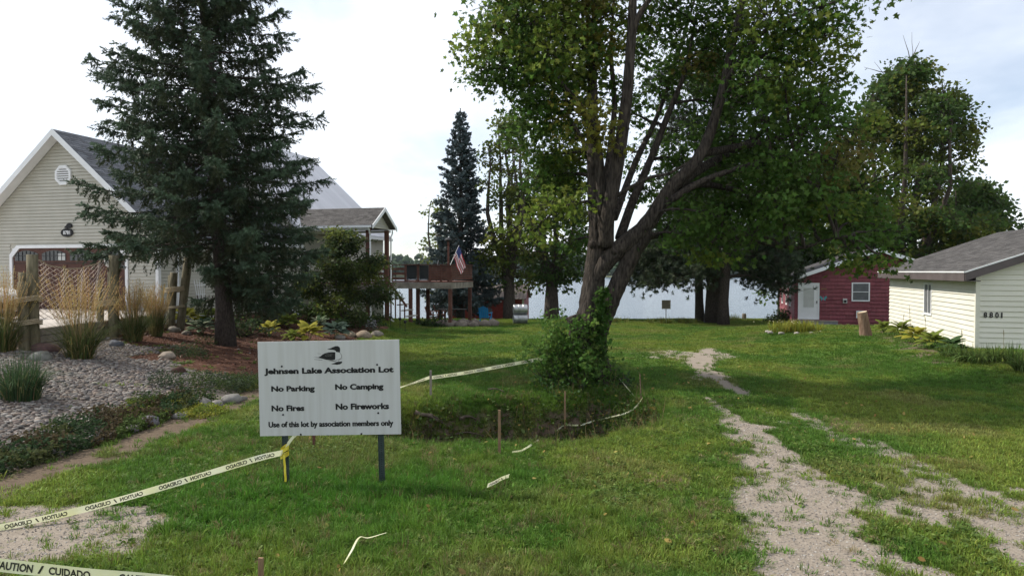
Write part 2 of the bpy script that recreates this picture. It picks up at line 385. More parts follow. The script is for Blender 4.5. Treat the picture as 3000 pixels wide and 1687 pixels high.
def ramp(sock, p0, c0, p1, c1, extra=()):
    r = N('ShaderNodeValToRGB'); t.links.new(sock, r.inputs[0])
    r.color_ramp.elements[0].position = p0; r.color_ramp.elements[0].color = (*c0, 1)
    r.color_ramp.elements[1].position = p1; r.color_ramp.elements[1].color = (*c1, 1)
    for p, c in extra:
        e = r.color_ramp.elements.new(p); e.color = (*c, 1)
    return r.outputs[0]
def mixn(f, a_, b_, blend='MIX'):
    n = N('ShaderNodeMix', data_type='RGBA', blend_type=blend)
    if isinstance(f, float): n.inputs[0].default_value = f
    else: t.links.new(f, n.inputs[0])
    t.links.new(a_, n.inputs[6]); t.links.new(b_, n.inputs[7]); return n.outputs[2]
def mth(op, a_, b_=None):
    n = N('ShaderNodeMath', operation=op)
    for i, v_ in enumerate((a_, b_)):
        if v_ is None: continue
        if isinstance(v_, (int, float)): n.inputs[i].default_value = v_
        else: t.links.new(v_, n.inputs[i])
    return n.outputs[0]
def attr(nm):
    n = N('ShaderNodeAttribute'); n.attribute_name = nm; return n
tcg = N('ShaderNodeTexCoord')
fine = noise_node(38, 6, 0.7); mid = noise_node(7, 5); vor = N('ShaderNodeTexVoronoi'); vor.inputs['Scale'].default_value = 26
t.links.new(tcg.outputs['Object'], vor.inputs['Vector'])
lawn_t = mixn(1.0, attr('col').outputs['Color'], ramp(fine.outputs['Fac'], 0.3, (0.45, 0.5, 0.4), 0.7, (1.25, 1.2, 1.1)), 'MULTIPLY')
gravel_t = mixn(0.5, ramp(mid.outputs['Fac'], 0.3, (0.205, 0.168, 0.13), 0.7, (0.32, 0.27, 0.215)), ramp(fine.outputs['Fac'], 0.3, (0.135, 0.115, 0.093), 0.72, (0.41, 0.365, 0.315)))
soil_t = mixn(0.5, ramp(mid.outputs['Fac'], 0.3, (0.07, 0.052, 0.036), 0.7, (0.175, 0.132, 0.092)), ramp(fine.outputs['Fac'], 0.3, (0.05, 0.038, 0.028), 0.7, (0.185, 0.142, 0.104)))
mulch_t = mixn(0.6, ramp(mid.outputs['Fac'], 0.3, (0.055, 0.026, 0.018), 0.7, (0.11, 0.052, 0.034)), ramp(fine.outputs['Fac'], 0.3, (0.04, 0.018, 0.012), 0.72, (0.16, 0.085, 0.056)))
rock_t = ramp(fine.outputs['Fac'], 0.3, (0.075, 0.062, 0.054), 0.7, (0.20, 0.175, 0.155))
def edge(nm):     # ragged border between covers
    v_ = mth('ADD', attr(nm).outputs['Fac'], mth('MULTIPLY', mth('SUBTRACT', fine.outputs['Fac'], 0.5), 1.1))
    return ramp(v_, 0.32, (0, 0, 0), 0.66, (1, 1, 1))
c_ = mixn(edge('m_soil'), lawn_t, soil_t); c_ = mixn(edge('m_gravel'), c_, gravel_t)
c_ = mixn(edge('m_mulch'), c_, mulch_t); c_ = mixn(edge('m_rock'), c_, rock_t)
t.links.new(c_, b.inputs['Base Color'])
bp = N('ShaderNodeBump'); bp.inputs['Strength'].default_value = 0.7; bp.inputs['Distance'].default_value = 0.03
t.links.new(fine.outputs['Fac'], bp.inputs['Height']); t.links.new(bp.outputs[0], b.inputs['Normal'])
gg = G(); gg.add(np.stack([gx, gy, gz], 1), quads, gc)
me = gg.mesh('ground', True, True)
for nm, arr in (('m_gravel', g_), ('m_soil', s_), ('m_mulch', m_), ('m_rock', r_)):
    a_ = me.attributes.new(nm, 'FLOAT', 'POINT'); a_.data.foreach_set('value', arr.astype(np.float32))
me.materials.append(gm)
place('ground', me, kind='structure')

# lake, its far shore and the wood behind it
wm, t, b = base_mat('lake water')
b.inputs['Base Color'].default_value = (0.05, 0.08, 0.11, 1); b.inputs['Roughness'].default_value = 0.18; b.inputs['IOR'].default_value = 1.33
b.inputs['Specular IOR Level'].default_value = 0.5
tcg = N('ShaderNodeTexCoord'); mpn = N('ShaderNodeMapping'); mpn.inputs['Scale'].default_value = (0.35, 1.0, 1); t.links.new(tcg.outputs['Object'], mpn.inputs[0])
n = N('ShaderNodeTexNoise'); n.inputs['Scale'].default_value = 1.1; n.inputs['Detail'].default_value = 5; t.links.new(mpn.outputs[0], n.inputs['Vector'])
bp = N('ShaderNodeBump'); bp.inputs['Strength'].default_value = 0.6; bp.inputs['Distance'].default_value = 0.3
t.links.new(n.outputs['Fac'], bp.inputs['Height']); t.links.new(bp.outputs[0], b.inputs['Normal'])
w = G(); w.add([(-1100, 55, -2.3), (1100, 55, -2.3), (1100, 640, -2.3), (-1100, 640, -2.3)], [(0, 1, 2, 3)])
w.build('water', wm, kind='structure')

def far_h(x, y):
    return -2.6 + 0.5 * sstep(585, 592, y) + 16 * sstep(592, 800, y) * (0.25 + 0.75 * sstep(-60, 120, x) * (1 - 0.6 * sstep(330, 600, x)))
fx = np.arange(-1080, 1081, 40.0); fy = np.array([584, 590, 600, 630, 680, 740, 800, 900, 1050.0])
FX, FY = np.meshgrid(fx, fy); fxr, fyr = FX.ravel(), FY.ravel()
ii = (np.arange(len(fy) - 1)[:, None] * len(fx) + np.arange(len(fx) - 1)[None, :]).ravel()
g1 = G(); g1.add(np.stack([fxr, fyr, far_h(fxr, fyr)], 1), np.stack([ii, ii + 1, ii + 1 + len(fx), ii + len(fx)], 1))
g1.build('far_shore', M('far shore', (0.06, 0.075, 0.03), (0.10, 0.11, 0.05), 0.05, 0.9), smooth=True, kind='structure')
# far wood: many small crowns, one mass
ico_v = np.array([(0, 0, 1)] + [(math.cos(a) * .89, math.sin(a) * .89, .45) for a in np.arange(5) * 2 * math.pi / 5] +
                 [(math.cos(a + .63) * .89, math.sin(a + .63) * .89, -.45) for a in np.arange(5) * 2 * math.pi / 5] + [(0, 0, -1)])
ico_f = np.array([(0, i + 1, (i + 1) % 5 + 1) for i in range(5)] + [(i + 1, i + 6, (i + 1) % 5 + 1) for i in range(5)] +
                 [((i + 1) % 5 + 1, i + 6, (i + 1) % 5 + 6) for i in range(5)] + [(11, (i + 1) % 5 + 6, i + 6) for i in range(5)])
def blobs(g, cen, rad, col, jit=0.3):
    n = len(cen)
    v = ico_v[None] * (1 + (rng.random((n, 12, 1)) - 0.5) * 2 * jit) * np.asarray(rad)[:, None, :] + np.asarray(cen)[:, None, :]
    f = (ico_f[None] + (np.arange(n) * 12)[:, None, None]).reshape(-1, 3)
    g.add(v.reshape(-1, 3), f, np.repeat(np.asarray(col), 12, 0))
fw = G()
nt_ = 1000
tx = rng.uniform(-620, 700, nt_); ty = 592 + rng.random(nt_) ** 1.6 * 230
th = rng.uniform(12, 21, nt_) * (0.75 + 0.5 * fbm(tx, ty, 0.02, 3, 31))
tz = far_h(tx, ty)
for k in range(8):
    u = rng.random(nt_); r = th * (0.20 + 0.07 * rng.random(nt_)) * (1.0 - 0.45 * u)
    cen = np.stack([tx + rng.normal(0, 1, nt_) * th * 0.13, ty + rng.normal(0, 1, nt_) * th * 0.1, tz + th * (0.18 + 0.72 * u)], 1)
    base = np.where((np.arange(nt_) % 4 == 0)[:, None], np.array([0.018, 0.036, 0.022]), np.array([0.032, 0.058, 0.022]))
    blobs(fw, cen, np.stack([r, r, r * 1.0], 1), base * (0.8 + 0.5 * rng.random((nt_, 1))), 0.4)
fw.build('far_wood', needle_m, color=True, recalc=False, kind='stuff', label='hazy green wood along the far shore of the lake', category='wood')
# ------------------------------------------------------------------ building helpers
def siding(parent, O, U, Nv, z0, z1, expo, spans, mat, holes=(), name='siding_board', out=0.0, lip=.042, gap=.02):
    """lap siding, one object for each board; spans(z) -> (a, b) of the wall at height z; holes = (u0,u1,z0,z1)"""
    O = np.array(O, float); U = np.array(U, float); Nv = np.array(Nv, float); Z = np.array([0, 0, 1.0])
    nb = int(math.ceil((z1 - z0) / expo - 1e-6))
    for k in range(nb):
        b0 = z0 + k * expo; b1 = min(b0 + expo, z1)
        if b1 - b0 < 0.02: continue
        la, lb = spans(b0); ta, tb = spans(b1)
        if lb - la < 0.05: continue
        if tb < ta: ta = tb = (ta + tb) / 2
        segs = [(la, lb, ta, tb)]
        for (h0, h1, hz0, hz1) in holes:
            if min(b1, hz1) - max(b0, hz0) < 0.4 * (b1 - b0): continue
            nxt = []
            for (a, b_, c, d) in segs:
                if h1 <= a or h0 >= b_: nxt.append((a, b_, c, d)); continue
                if h0 > a: nxt.append((a, h0, c, h0))
                if h1 < b_: nxt.append((h1, b_, h1, d))
            segs = nxt
        for (a, b_, c, d) in segs:
            if b_ - a < 0.03: continue
            j = rng.uniform(-0.0015, 0.0015)
            p = lambda u, z, n: O + U * u + Z * z + Nv * (n + out)
            b0_ = b0 + gap
            v = [p(a, b0_, 0.0), p(b_, b0_, 0.0), p(d, b1, 0.0), p(c, b1, 0.0),
                 p(a, b0_, lip + j), p(b_, b0_, lip + j), p(d, b1, 0.012 + j), p(c, b1, 0.012 + j)]
            G().add(v, [(0, 1, 2, 3), (4, 5, 6, 7), (0, 1, 5, 4), (1, 2, 6, 5), (2, 3, 7, 6), (3, 0, 4, 7)]).build(name, mat, parent)

def roof_slab(name, E0, E1, R1, R0, th, mat, parent):
    E0, E1, R1, R0 = [np.array(p, float) for p in (E0, E1, R1, R0)]
    n = np.cross(E1 - E0, R0 - E0); n /= np.linalg.norm(n)
    if n[2] < 0: n = -n
    v = [E0, E1, R1, R0] + [p - n * th for p in (E0, E1, R1, R0)]
    return G().add(v, [(0, 1, 2, 3), (4, 5, 6, 7), (0, 1, 5, 4), (1, 2, 6, 5), (2, 3, 7, 6), (3, 0, 4, 7)]).build(name, mat, parent)
def shingle_rows(E0, E1, R1, R0, rows, mat, parent, tab=None, th=0.012, name='shingle_course'):
    """each course one strip lying on the slab, its lower edge proud; with tab, the lower edge is notched"""
    E0, E1, R1, R0 = [np.array(p, float) for p in (E0, E1, R1, R0)]
    n = np.cross(E1 - E0, R0 - E0); n /= np.linalg.norm(n)
    if n[2] < 0: n = -n
    for k in range(rows):
        t0, t1 = k / rows, min(1.0, (k + 1.02) / rows)
        a0 = E0 + (R0 - E0) * t0; b0 = E1 + (R1 - E1) * t0; a1 = E0 + (R0 - E0) * t1; b1 = E1 + (R1 - E1) * t1
        g = G()
        if tab:
            L = np.linalg.norm(b0 - a0); m = max(2, int(L / tab)); cuts = np.sort(np.clip((np.arange(m + 1) + (k % 2) * 0.5 + rng.uniform(-.2, .2, m + 1)) / m, 0, 1)); cuts[0] = 0; cuts[-1] = 1
        else: cuts = np.array([0, 1.0])
        for i in range(len(cuts) - 1):
            if cuts[i + 1] - cuts[i] < 1e-4: continue
            s0, s1 = cuts[i], cuts[i + 1]
            lift = th * (0.8 + 0.5 * rng.random()) if tab else th
            back = (a1 - a0) * (-0.12 * rng.random() if tab and k else 0)
            A = a0 + (b0 - a0) * s0 + back; B = a0 + (b0 - a0) * s1 + back; C = a1 + (b1 - a1) * s1; D = a1 + (b1 - a1) * s0
            c = (0.62 + 0.6 * rng.random()) * np.ones(3)
            g.add([A + n * .002, B + n * .002, C + n * .002, D + n * .002, A + n * lift, B + n * lift, C + n * .004, D + n * .004],
                  [(4, 5, 6, 7), (0, 1, 5, 4), (1, 2, 6, 5), (3, 0, 4, 7)], c)
        g.build(name, mat, parent, color=True)
def frame(g, u0, u1, z0, z1, w, U, O, Nv, d0, d1):
    """four trim sticks around an opening"""
    for (a, b_, c, d) in ((u0 - w, u0, z0 - w, z1 + w), (u1, u1 + w, z0 - w, z1 + w), (u0, u1, z1, z1 + w), (u0, u1, z0 - w, z0)):
        wallbox(g, a, b_, c, d, U, O, Nv, d0, d1)
def wallbox(g, u0, u1, z0, z1, U, O, Nv, d0, d1):
    O = np.array(O, float); U = np.array(U, float); Nv = np.array(Nv, float); Z = np.array([0, 0, 1.0])
    p = lambda u, z, n: O + U * u + Z * z + Nv * n
    v = [p(u0, z0, d0), p(u1, z0, d0), p(u1, z1, d0), p(u0, z1, d0), p(u0, z0, d1), p(u1, z0, d1), p(u1, z1, d1), p(u0, z1, d1)]
    return g.add(v, [(0, 1, 2, 3), (4, 5, 6, 7), (0, 1, 5, 4), (1, 2, 6, 5), (2, 3, 7, 6), (3, 0, 4, 7)])
def window(parent, u0, u1, z0, z1, U, O, Nv, pane=None, mull=0, rail=0, w=0.07):
    g = G(); frame(g, u0, u1, z0, z1, w, U, O, Nv, 0.0, 0.05); wn_ = g.build('window', white_trim, parent)
    wallbox(G(), u0, u1, z0, z1, U, O, Nv, 0.002, 0.012).build('pane', pane or glass_m, wn_)
    for k in range(mull):
        u = u0 + (u1 - u0) * (k + 1) / (mull + 1); wallbox(G(), u - .018, u + .018, z0, z1, U, O, Nv, 0.012, 0.04).build('mullion', white_trim, wn_)
    for k in range(rail):
        z = z0 + (z1 - z0) * (k + 1) / (rail + 1); wallbox(G(), u0, u1, z - .018, z + .018, U, O, Nv, 0.012, 0.04).build('meeting_rail', white_trim, wn_)
    return wn_

shing_tab = M('shingle tab', (0.075, 0.08, 0.092), (0.15, 0.157, 0.175), 14, 0.9, 0.4, 70, attr=True)
shing_brown = M('brown shingle tab', (0.05, 0.047, 0.046), (0.10, 0.095, 0.092), 14, 0.9, 0.4, 70, attr=True)

# ------------------------------------------------------------------ cream house with garage, porch and deck
TH = R(14.5)
house = thing('house', 'cream sided house with steep gabled garage, brown garage door and raised deck', 'house', (-18.02, 27.5, 1.3), -TH)
X_ = (1, 0, 0); Y_ = (0, 1, 0); FN = (0, -1, 0); RN = (1, 0, 0)
HW, WT, RT = 4.5, 3.1, 6.95
# shell
g = G(); g.prism([(-HW + .02, -0.9), (HW - .02, -0.9), (HW - .02, WT), (0, RT), (-HW + .02, WT)], 0.02, 9.6, 'y'); g.build('garage_wall', siding_cream, house)
g = G(); g.prism([(-6.5, -1.5), (HW - .02, -1.5), (HW - .02, 4.0), (-1.0, 9.15), (-6.5, 4.0)], 9.62, 20.0, 'y'); g.build('main_wall', siding_cream, house)
DU0, DU1, DH = -2.62, 3.0, 2.44
gab = lambda z: (-HW, HW) if z <= WT else (-HW * (RT - z) / (RT - WT), HW * (RT - z) / (RT - WT))
VU, VZ, VR = 0.05, 5.35, 0.42
siding(house, (0, 0.02, 0), X_, FN, -0.05, RT, 0.134, gab, siding_cream, [(DU0 - .14, DU1 + .14, -0.1, DH + .13)])
siding(house, (HW - .02, 0, 0), Y_, RN, -0.9, WT, 0.134, lambda z: (0.0, 9.6), siding_cream, [(4.25, 4.95, 0.75, 1.55), (6.5, 7.5, -.9, 1.15)])
siding(house, (HW - .02, 0, 0), Y_, RN, -1.5, 4.0, 0.134, lambda z: (9.62, 20.0), siding_cream, [(9.9, 10.9, 1.0, 2.6), (12.4, 13.4, .9, 3.0), (17.9, 18.8, 1.3, 2.2)])
for (u, v) in ((HW, 0.0),):
    G().box((u - .1, v - .03, -0.9), (u + .035, v + .11, WT - .02)).build('corner_board', white_trim, house)
G().box((HW - .05, 19.92, -1.5), (HW + .035, 20.03, 3.98)).build('corner_board', white_trim, house)
G().box((HW - .0, 0.9, -0.9), (HW + .1, 1.0, WT - .1)).build('downspout', white_trim, house)
# garage door
d = G().box((DU0, 0.0, -0.02), (DU1, 0.015, DH)).build('garage_door', door_brown, house)
nrow, ncol = 4, 4; cw = (DU1 - DU0) / ncol; rh = DH / nrow
for r_i in range(nrow):
    for c in range(ncol):
        a = DU0 + c * cw; z0 = r_i * rh
        if r_i < nrow - 1:
            for h in range(2):
                G().box((a + .07 + h * cw / 2, -0.02, z0 + .07), (a + cw / 2 - .05 + h * cw / 2, 0.0, z0 + rh - .07)).build('door_panel', door_brown, d)
        else:
            n_ = 9; u0, u1 = a + .1, a + cw - .1; zb, zt = z0 + .1, z0 + rh - .22
            arch = [(u0, zb), (u1, zb)] + [(u1 + (u0 - u1) * i / n_, zt + .13 * math.sin(math.pi * i / n_)) for i in range(n_ + 1)]
            pn = G().prism(arch, -0.012, 0.0, 'y').build('door_window', glass_m, d)
            if c == 1:
                G().box((u1 - .42, -0.018, zb + .02), (u1 - .04, -0.0125, zt)).build('window_blind', blind_m, pn)
            mg = G()
            for k in range(1, 6): u = u0 + (u1 - u0) * k / 6; mg.box((u - .01, -0.03, zb), (u + .01, -.019, zt + .11 * math.sin(math.pi * k / 6)))
            mg.box((u0, -.032, (zb + zt) / 2 + .05), (u1, -.0195, (zb + zt) / 2 + .07)); mg.build('muntin', dark_metal, pn)
for k in range(1, nrow): G().box((DU0, -0.004, k * rh - .012), (DU1, 0.0, k * rh + .012)).build('door_joint', black_paint, d)
tr = .13; ch = .38
trim = [(DU0 - tr, -0.05), (DU0 - tr, DH + tr - ch), (DU0 - tr + ch, DH + tr), (DU1 + tr - ch, DH + tr), (DU1 + tr, DH + tr - ch), (DU1 + tr, -0.05),
        (DU1, -0.05), (DU1, DH - ch), (DU1 - ch, DH), (DU0 + ch, DH), (DU0, DH - ch), (DU0, -0.05)]
g = G()
for i in range(5):
    j = 11 - i
    g.prism([trim[i], trim[i + 1], trim[j - 1], trim[j]], -0.06, 0.02, 'y')
for s_x, s_ in ((DU0, 1), (DU1, -1)): g.prism([(s_x, DH), (s_x + s_ * ch, DH), (s_x, DH - ch)], -0.03, 0.01, 'y')
g.build('door_trim', white_trim, house)
# octagonal vent
oc = [(VU + VR * math.cos(R(22.5 + 45 * i)), VZ + VR * math.sin(R(22.5 + 45 * i))) for i in range(8)]
oi = [(VU + VR * .76 * math.cos(R(22.5 + 45 * i)), VZ + VR * .76 * math.sin(R(22.5 + 45 * i))) for i in range(8)]
g = G()
for i in range(8): g.prism([oc[i], oc[(i + 1) % 8], oi[(i + 1) % 8], oi[i]], -0.07, -0.005, 'y')
vent = g.build('gable_vent', white_trim, house)
G().prism(oi, -0.02, -0.005, 'y').build('vent_back', dark_metal, vent)
for k in range(7):
    z = VZ - .27 + k * .09; hw_ = min(VR * .7, VR * .98 - abs(z - VZ) * .55)
    G().beam((VU - hw_, -0.045, z), (VU + hw_, -0.045, z), .05, .045, (0, .5, 1)).build('louvre', white_trim, vent)
# oval number plaque with a small dark bird on top
pz = 3.05; pu = .2
g = G(); g.prism([(pu + .30 * math.cos(a), pz + .17 * math.sin(a)) for a in np.linspace(0, 2 * math.pi, 20, endpoint=False)], -0.06, -0.025, 'y')
pl = g.build('number_plaque', black_paint, house)
V, F = text_mesh('8781', .34, .15, .02); G().add(np.stack([V[:, 0] + pu - .17, np.full(len(V), -.063), V[:, 1] + pz - .075], 1), F).build('house_number', white_trim, pl, recalc=False)
g = G(); g.prism([(pu + .12 + .14 * math.cos(a), pz + .28 + .10 * math.sin(a)) for a in np.linspace(0, 2 * math.pi, 14, endpoint=False)], -0.06, -0.025, 'y')
g.prism([(pu - .14, pz + .20), (pu - .02, pz + .30), (pu + .06, pz + .28), (pu + .05, pz + .16)], -0.058, -0.027, 'y'); g.build('plaque_bird', black_paint, pl)
# garage roof: slabs, courses on the side in view, rake boards, soffits
ov, ovf = .4, .45
sl = (RT - WT) / HW
ez = WT - ov * sl
for s_ in (1, -1):
    roof_slab('roof_deck', (s_ * (HW + ov), -ovf, ez + .16), (s_ * (HW + ov), 9.6, ez + .16), (0, 9.6, RT + .16), (0, -ovf, RT + .16), .12, shingle_dark, house)
shingle_rows((HW + ov, -ovf, ez + .16), (HW + ov, 9.6, ez + .16), (0, 9.6, RT + .16), (0, -ovf, RT + .16), 42, shing_tab, house, tab=.32)
for s_ in (1, -1):
    a = np.array([s_ * (HW + ov), ez + .17]); b_ = np.array([0, RT + .17])
    dn = np.array([0, -.26])
    G().prism([tuple(a), tuple(b_), tuple(b_ + dn), tuple(a + dn)], -ovf - .035, -ovf - .002, 'y').build('rake_board', white_trim, house)
    G().prism([tuple(a + (0, -.17)), tuple(b_ + (0, -.17)), tuple(b_ + (0, -.2)), tuple(a + (0, -.2))], -ovf, -0.03, 'y').build('soffit', white_trim, house)
G().box((HW + ov - .01, -ovf, ez - .06), (HW + ov + .1, 9.5, ez + .10)).build('gutter', white_trim, house)
# main roof, pale
MR = -1.0; msl = (9.15 - 4.0) / 5.5; mez = 4.0 - .45 * msl
for s_, ue in ((1, HW + .45), (-1, -6.95)):
    roof_slab('main_roof', (ue, 9.2, mez + .16), (ue, 20.45, mez + .16), (MR, 20.45, 9.31), (MR, 9.2, 9.31), .14, roof_pale, house)
for k in range(6):
    t0, t1 = k / 6, (k + 1) / 6
    A = np.array((HW + .45, 9.2, mez + .16)); Bv = np.array((MR, 9.2, 9.31))
    q = [A + (Bv - A) * t0, A + (Bv - A) * t1]
    roof_slab('roof_panel', q[0] + (0, 0, .02 + .004 * (k % 2)), q[0] + (0, 11.25, .02 + .004 * (k % 2)), q[1] + (0, 11.25, .02 + .004 * (k % 2)), q[1] + (0, 0, .02 + .004 * (k % 2)), .015, roof_pale, house)
G().prism([(HW + .45, mez + .17), (MR, 9.32), (MR, 9.06), (HW + .45, mez - .08)], 20.45, 20.49, 'y').build('rake_board', white_trim, house)
G().box((HW + .44, 9.3, mez - .06), (HW + .56, 20.4, mez + .10)).build('gutter', white_trim, house)
# windows and side door on the wall facing the lawn
RO = (HW - .02, 0, 0)
window(house, 4.32, 4.88, .82, 1.48, Y_, RO, RN)
window(house, 9.97, 10.83, 1.07, 2.53, Y_, RO, RN, rail=1)
window(house, 17.97, 18.73, 1.37, 2.13, Y_, RO, RN)
sdoor = wallbox(G(), 6.58, 7.42, -.88, 1.08, Y_, RO, RN, 0, .03).build('side_door', M('teal door', (0.02, 0.05, 0.075), None, rough=.5), house)
g = G(); frame(g, 6.58, 7.42, -.88, 1.08, .08, Y_, RO, RN, 0, .05); g.build('door_trim', white_trim, house)
wallbox(G(), 12.45, 13.35, .95, 2.95, Y_, RO, RN, 0, .03).build('porch_door', door_brown, house)
lamp = wallbox(G(), 19.1, 19.3, 1.55, 2.05, Y_, RO, RN, 0.0, .2).build('wall_lantern', dark_metal, house)
# porch
pe, pr = 3.85, 4.85; pv0, pv1, pvm = 9.52, 12.5, 11.01; pu1 = 8.87
p_sl = (pr - pe) / (pvm - pv0)
for s_, ve in ((1, pv0), (-1, pv1)):
    roof_slab('porch_roof', (3.6 if 1 else 0, ve, pe), (pu1, ve, pe), (pu1, pvm, pr), (3.3, pvm, pr), .12, shingle_brown, house)
shingle_rows((HW + .2, pv0, pe), (pu1, pv0, pe), (pu1, pvm, pr), (3.7, pvm, pr), 13, shing_brown, house, tab=.3)
for ve in (pv0, pv1):
    G().prism([(ve, pe + .01), (pvm, pr + .01), (pvm, pr - .2), (ve, pe - .2)], pu1 + .002, pu1 + .04, 'x').build('rake_board', white_trim, house)
pg = lambda z: (pv0 + .15 + (z - pe + .12) / p_sl, pv1 - .15 - (z - pe + .12) / p_sl)
G().prism([(pv0 + .2, pe - .1), (pv1 - .2, pe - .1), (pvm, pr - .18)], pu1 - .4, pu1 - .35, 'x').build('porch_gable', siding_cream, house)
siding(house, (pu1 - .35, 0, 0), Y_, RN, pe - .1, pr - .2, .12, pg, siding_cream)
G().box((HW + .1, pv0 - .1, pe - .14), (pu1 - .05, pv0 + .0, pe - .02)).build('gutter', white_trim, house)
G().box((HW + .1, pv0 + .1, pe - .25), (pu1 - .3, pv0 + .26, pe - .13)).build('porch_beam', white_trim, house)
G().box((HW + .1, pv1 - .26, pe - .25), (pu1 - .3, pv1 - .1, pe - .13)).build('porch_beam', white_trim, house)
for v in (9.9, 12.1):
    gz_ = -1.25
    G().box((8.36, v - .09, gz_), (8.56, v + .09, pe - .13)).build('porch_post', red_wood, house)
    G().tube([(8.66, v - .42 if v < 11 else v + .3, pe - .12), (8.66, v - .3 if v < 11 else v + .3, pe - .3), (8.64, v - .15 if v < 11 else v + .15, pe - .5), (8.64, v - .14 if v < 11 else v + .14, gz_ + .1), (8.8, v - .14 if v < 11 else v + .14, gz_ + .02)], .045, 6).build('downspout', white_trim, house)
nb = 14
for k in range(nb):
    v0 = 9.7 + k * (2.8 / nb); G().box((4.55, v0 + .006, .84), (8.75, v0 + 2.8 / nb - .006, .9)).build('porch_floorboard', red_wood, house)
G().box((4.55, 9.72, .6), (8.74, 9.78, .835)).build('porch_joist', grey_wood, house)
for k in range(6):   # steps down to the lawn from the porch's far corner
    G().box((8.8 + k * .24, 11.0, .62 - k * .3), (9.05 + k * .24, 12.1, .67 - k * .3)).build('porch_step', grey_wood, house)
G().beam((8.8, 11.0, 1.3), (10.1, 11.0, -.35), .06, .1).build('stair_rail', red_wood, house)
for k in range(5):
    G().box((8.9 + k * .26, 10.98, -.95), (8.96 + k * .26, 11.02, 1.05 - k * .33)).build('stair_baluster', red_wood, house)
# deck
D0, D1, V0, V1, DZ = 4.55, 10.9, 15.7, 19.9, .9
nb = 24
for k in range(nb):
    v0 = V0 + k * (V1 - V0) / nb; G().box((D0, v0 + .006, DZ - .05), (D1, v0 + (V1 - V0) / nb - .006, DZ)).build('deck_board', red_wood, house)
G().box((D0, V0 + .0, DZ - .42), (D1 - .02, V0 + .06, DZ - .055)).build('deck_beam', grey_wood, house)
G().box((D1 - .08, V0 + .07, DZ - .42), (D1 - .02, V1, DZ - .055)).build('deck_beam', grey_wood, house)
for (u, v, zb) in ((10.78, 15.8, -2.1), (8.25, 15.85, -1.9), (8.5, 16.4, -1.9), (8.0, 19.3, -2.1), (10.75, 19.6, -2.2)):
    G().box((u - .1, v - .08, zb), (u + .1, v + .08, DZ - .43)).build('deck_post', red_wood, house)
posts = [5.2, 7.05, 7.95, 8.75, 9.5, 10.2, 10.82]
for u in posts: G().box((u - .055, V0 + .062, DZ), (u + .055, V0 + .17, DZ + .97)).build('rail_post', red_wood, house)
G().box((D0, V0 + .0, DZ + .975), (D1, V0 + .2, DZ + 1.02)).build('top_rail', red_wood, house)
for i in range(len(posts) - 1):
    a, b_ = posts[i] + .06, posts[i + 1] - .06
    if i in (2, 3):
        wallbox(G(), a + .03, b_ - .03, DZ + .12, DZ + .95, X_, (0, V0 + .12, 0), FN, 0, .012).build('rail_panel', glass_m, house)
        G().box((a, V0 + .1, DZ + .04), (b_, V0 + .14, DZ + .1)).build('rail_slat', red_wood, house); continue
    ns = 6 if i >= 4 else 3
    for k in range(ns):
        z = DZ + .1 + k * (.86 / ns); G().box((a, V0 + .09, z), (b_, V0 + .13, z + (.125 if ns == 6 else .14))).build('rail_slat', red_wood, house)
for k in range(6):
    z = DZ + .1 + k * .145; G().box((10.78, V0 + .2, z), (10.82, V1, z + .12)).build('rail_slat', red_wood, house)
G().box((10.72, V0 + .2, DZ + .975), (10.9, V1, DZ + 1.02)).build('top_rail', red_wood, house)

def hpt(u, v, z):      # house frame -> world
    return house.matrix_basis @ Vector((u, v, z)) if False else Vector((-18.02 + u * math.cos(TH) + v * math.sin(TH), 27.5 - u * math.sin(TH) + v * math.cos(TH), 1.3 + z))

# things on the deck
p = hpt(7.6, 17.6, DZ)
t_ = thing('patio_table', 'dark round patio table standing on the raised deck', 'table', p, 0)
G().lathe([(.62, .96), (.65, .98), (.65, 1.0), (.62, 1.02)], 20).build('table_top', dark_metal, t_)
for k in range(4):
    a = R(45 + 90 * k); G().beam((.45 * math.cos(a), .45 * math.sin(a), 0), (.35 * math.cos(a), .35 * math.sin(a), .96), .05, .05).build('leg', dark_metal, t_)
def patio_chair(p, rz, label, h=1.0):
    t_ = thing('patio_chair', label, 'chair', p, rz, 'dark chairs on the deck')
    G().box((-.27, -.27, .58), (.27, .27, .63)).build('seat', dark_metal, t_)
    G().prism([(.25, .63), (.30, .63), (.42, 1.28), (.37, 1.28)], -.26, .26, 'x').build('backrest', dark_metal, t_)
    for sx in (-1, 1):
        for sy in (-1, 1): G().beam((sx * .24, sy * .24, 0), (sx * .24, sy * .22, .58), .04, .04).build('leg', dark_metal, t_)
patio_chair(hpt(6.3, 17.3, DZ), R(70), 'dark metal patio chair left of the deck table')
patio_chair(hpt(9.0, 17.5, DZ), R(-80), 'dark metal patio chair right of the deck table')
# lamp post on the deck corner
p = hpt(10.6, 15.98, DZ)
t_ = thing('lamp_post', 'brown wooden post with dark lamp head at the deck corner', 'lamp', p, 0)
G().box((-.06, -.06, 0), (.06, .06, 2.35)).build('post', red_wood, t_)
G().lathe([(.05, 2.36), (.20, 2.40), (.22, 2.46), (.10, 2.56), (.02, 2.60)], 12).build('lamp_shade', dark_metal, t_)
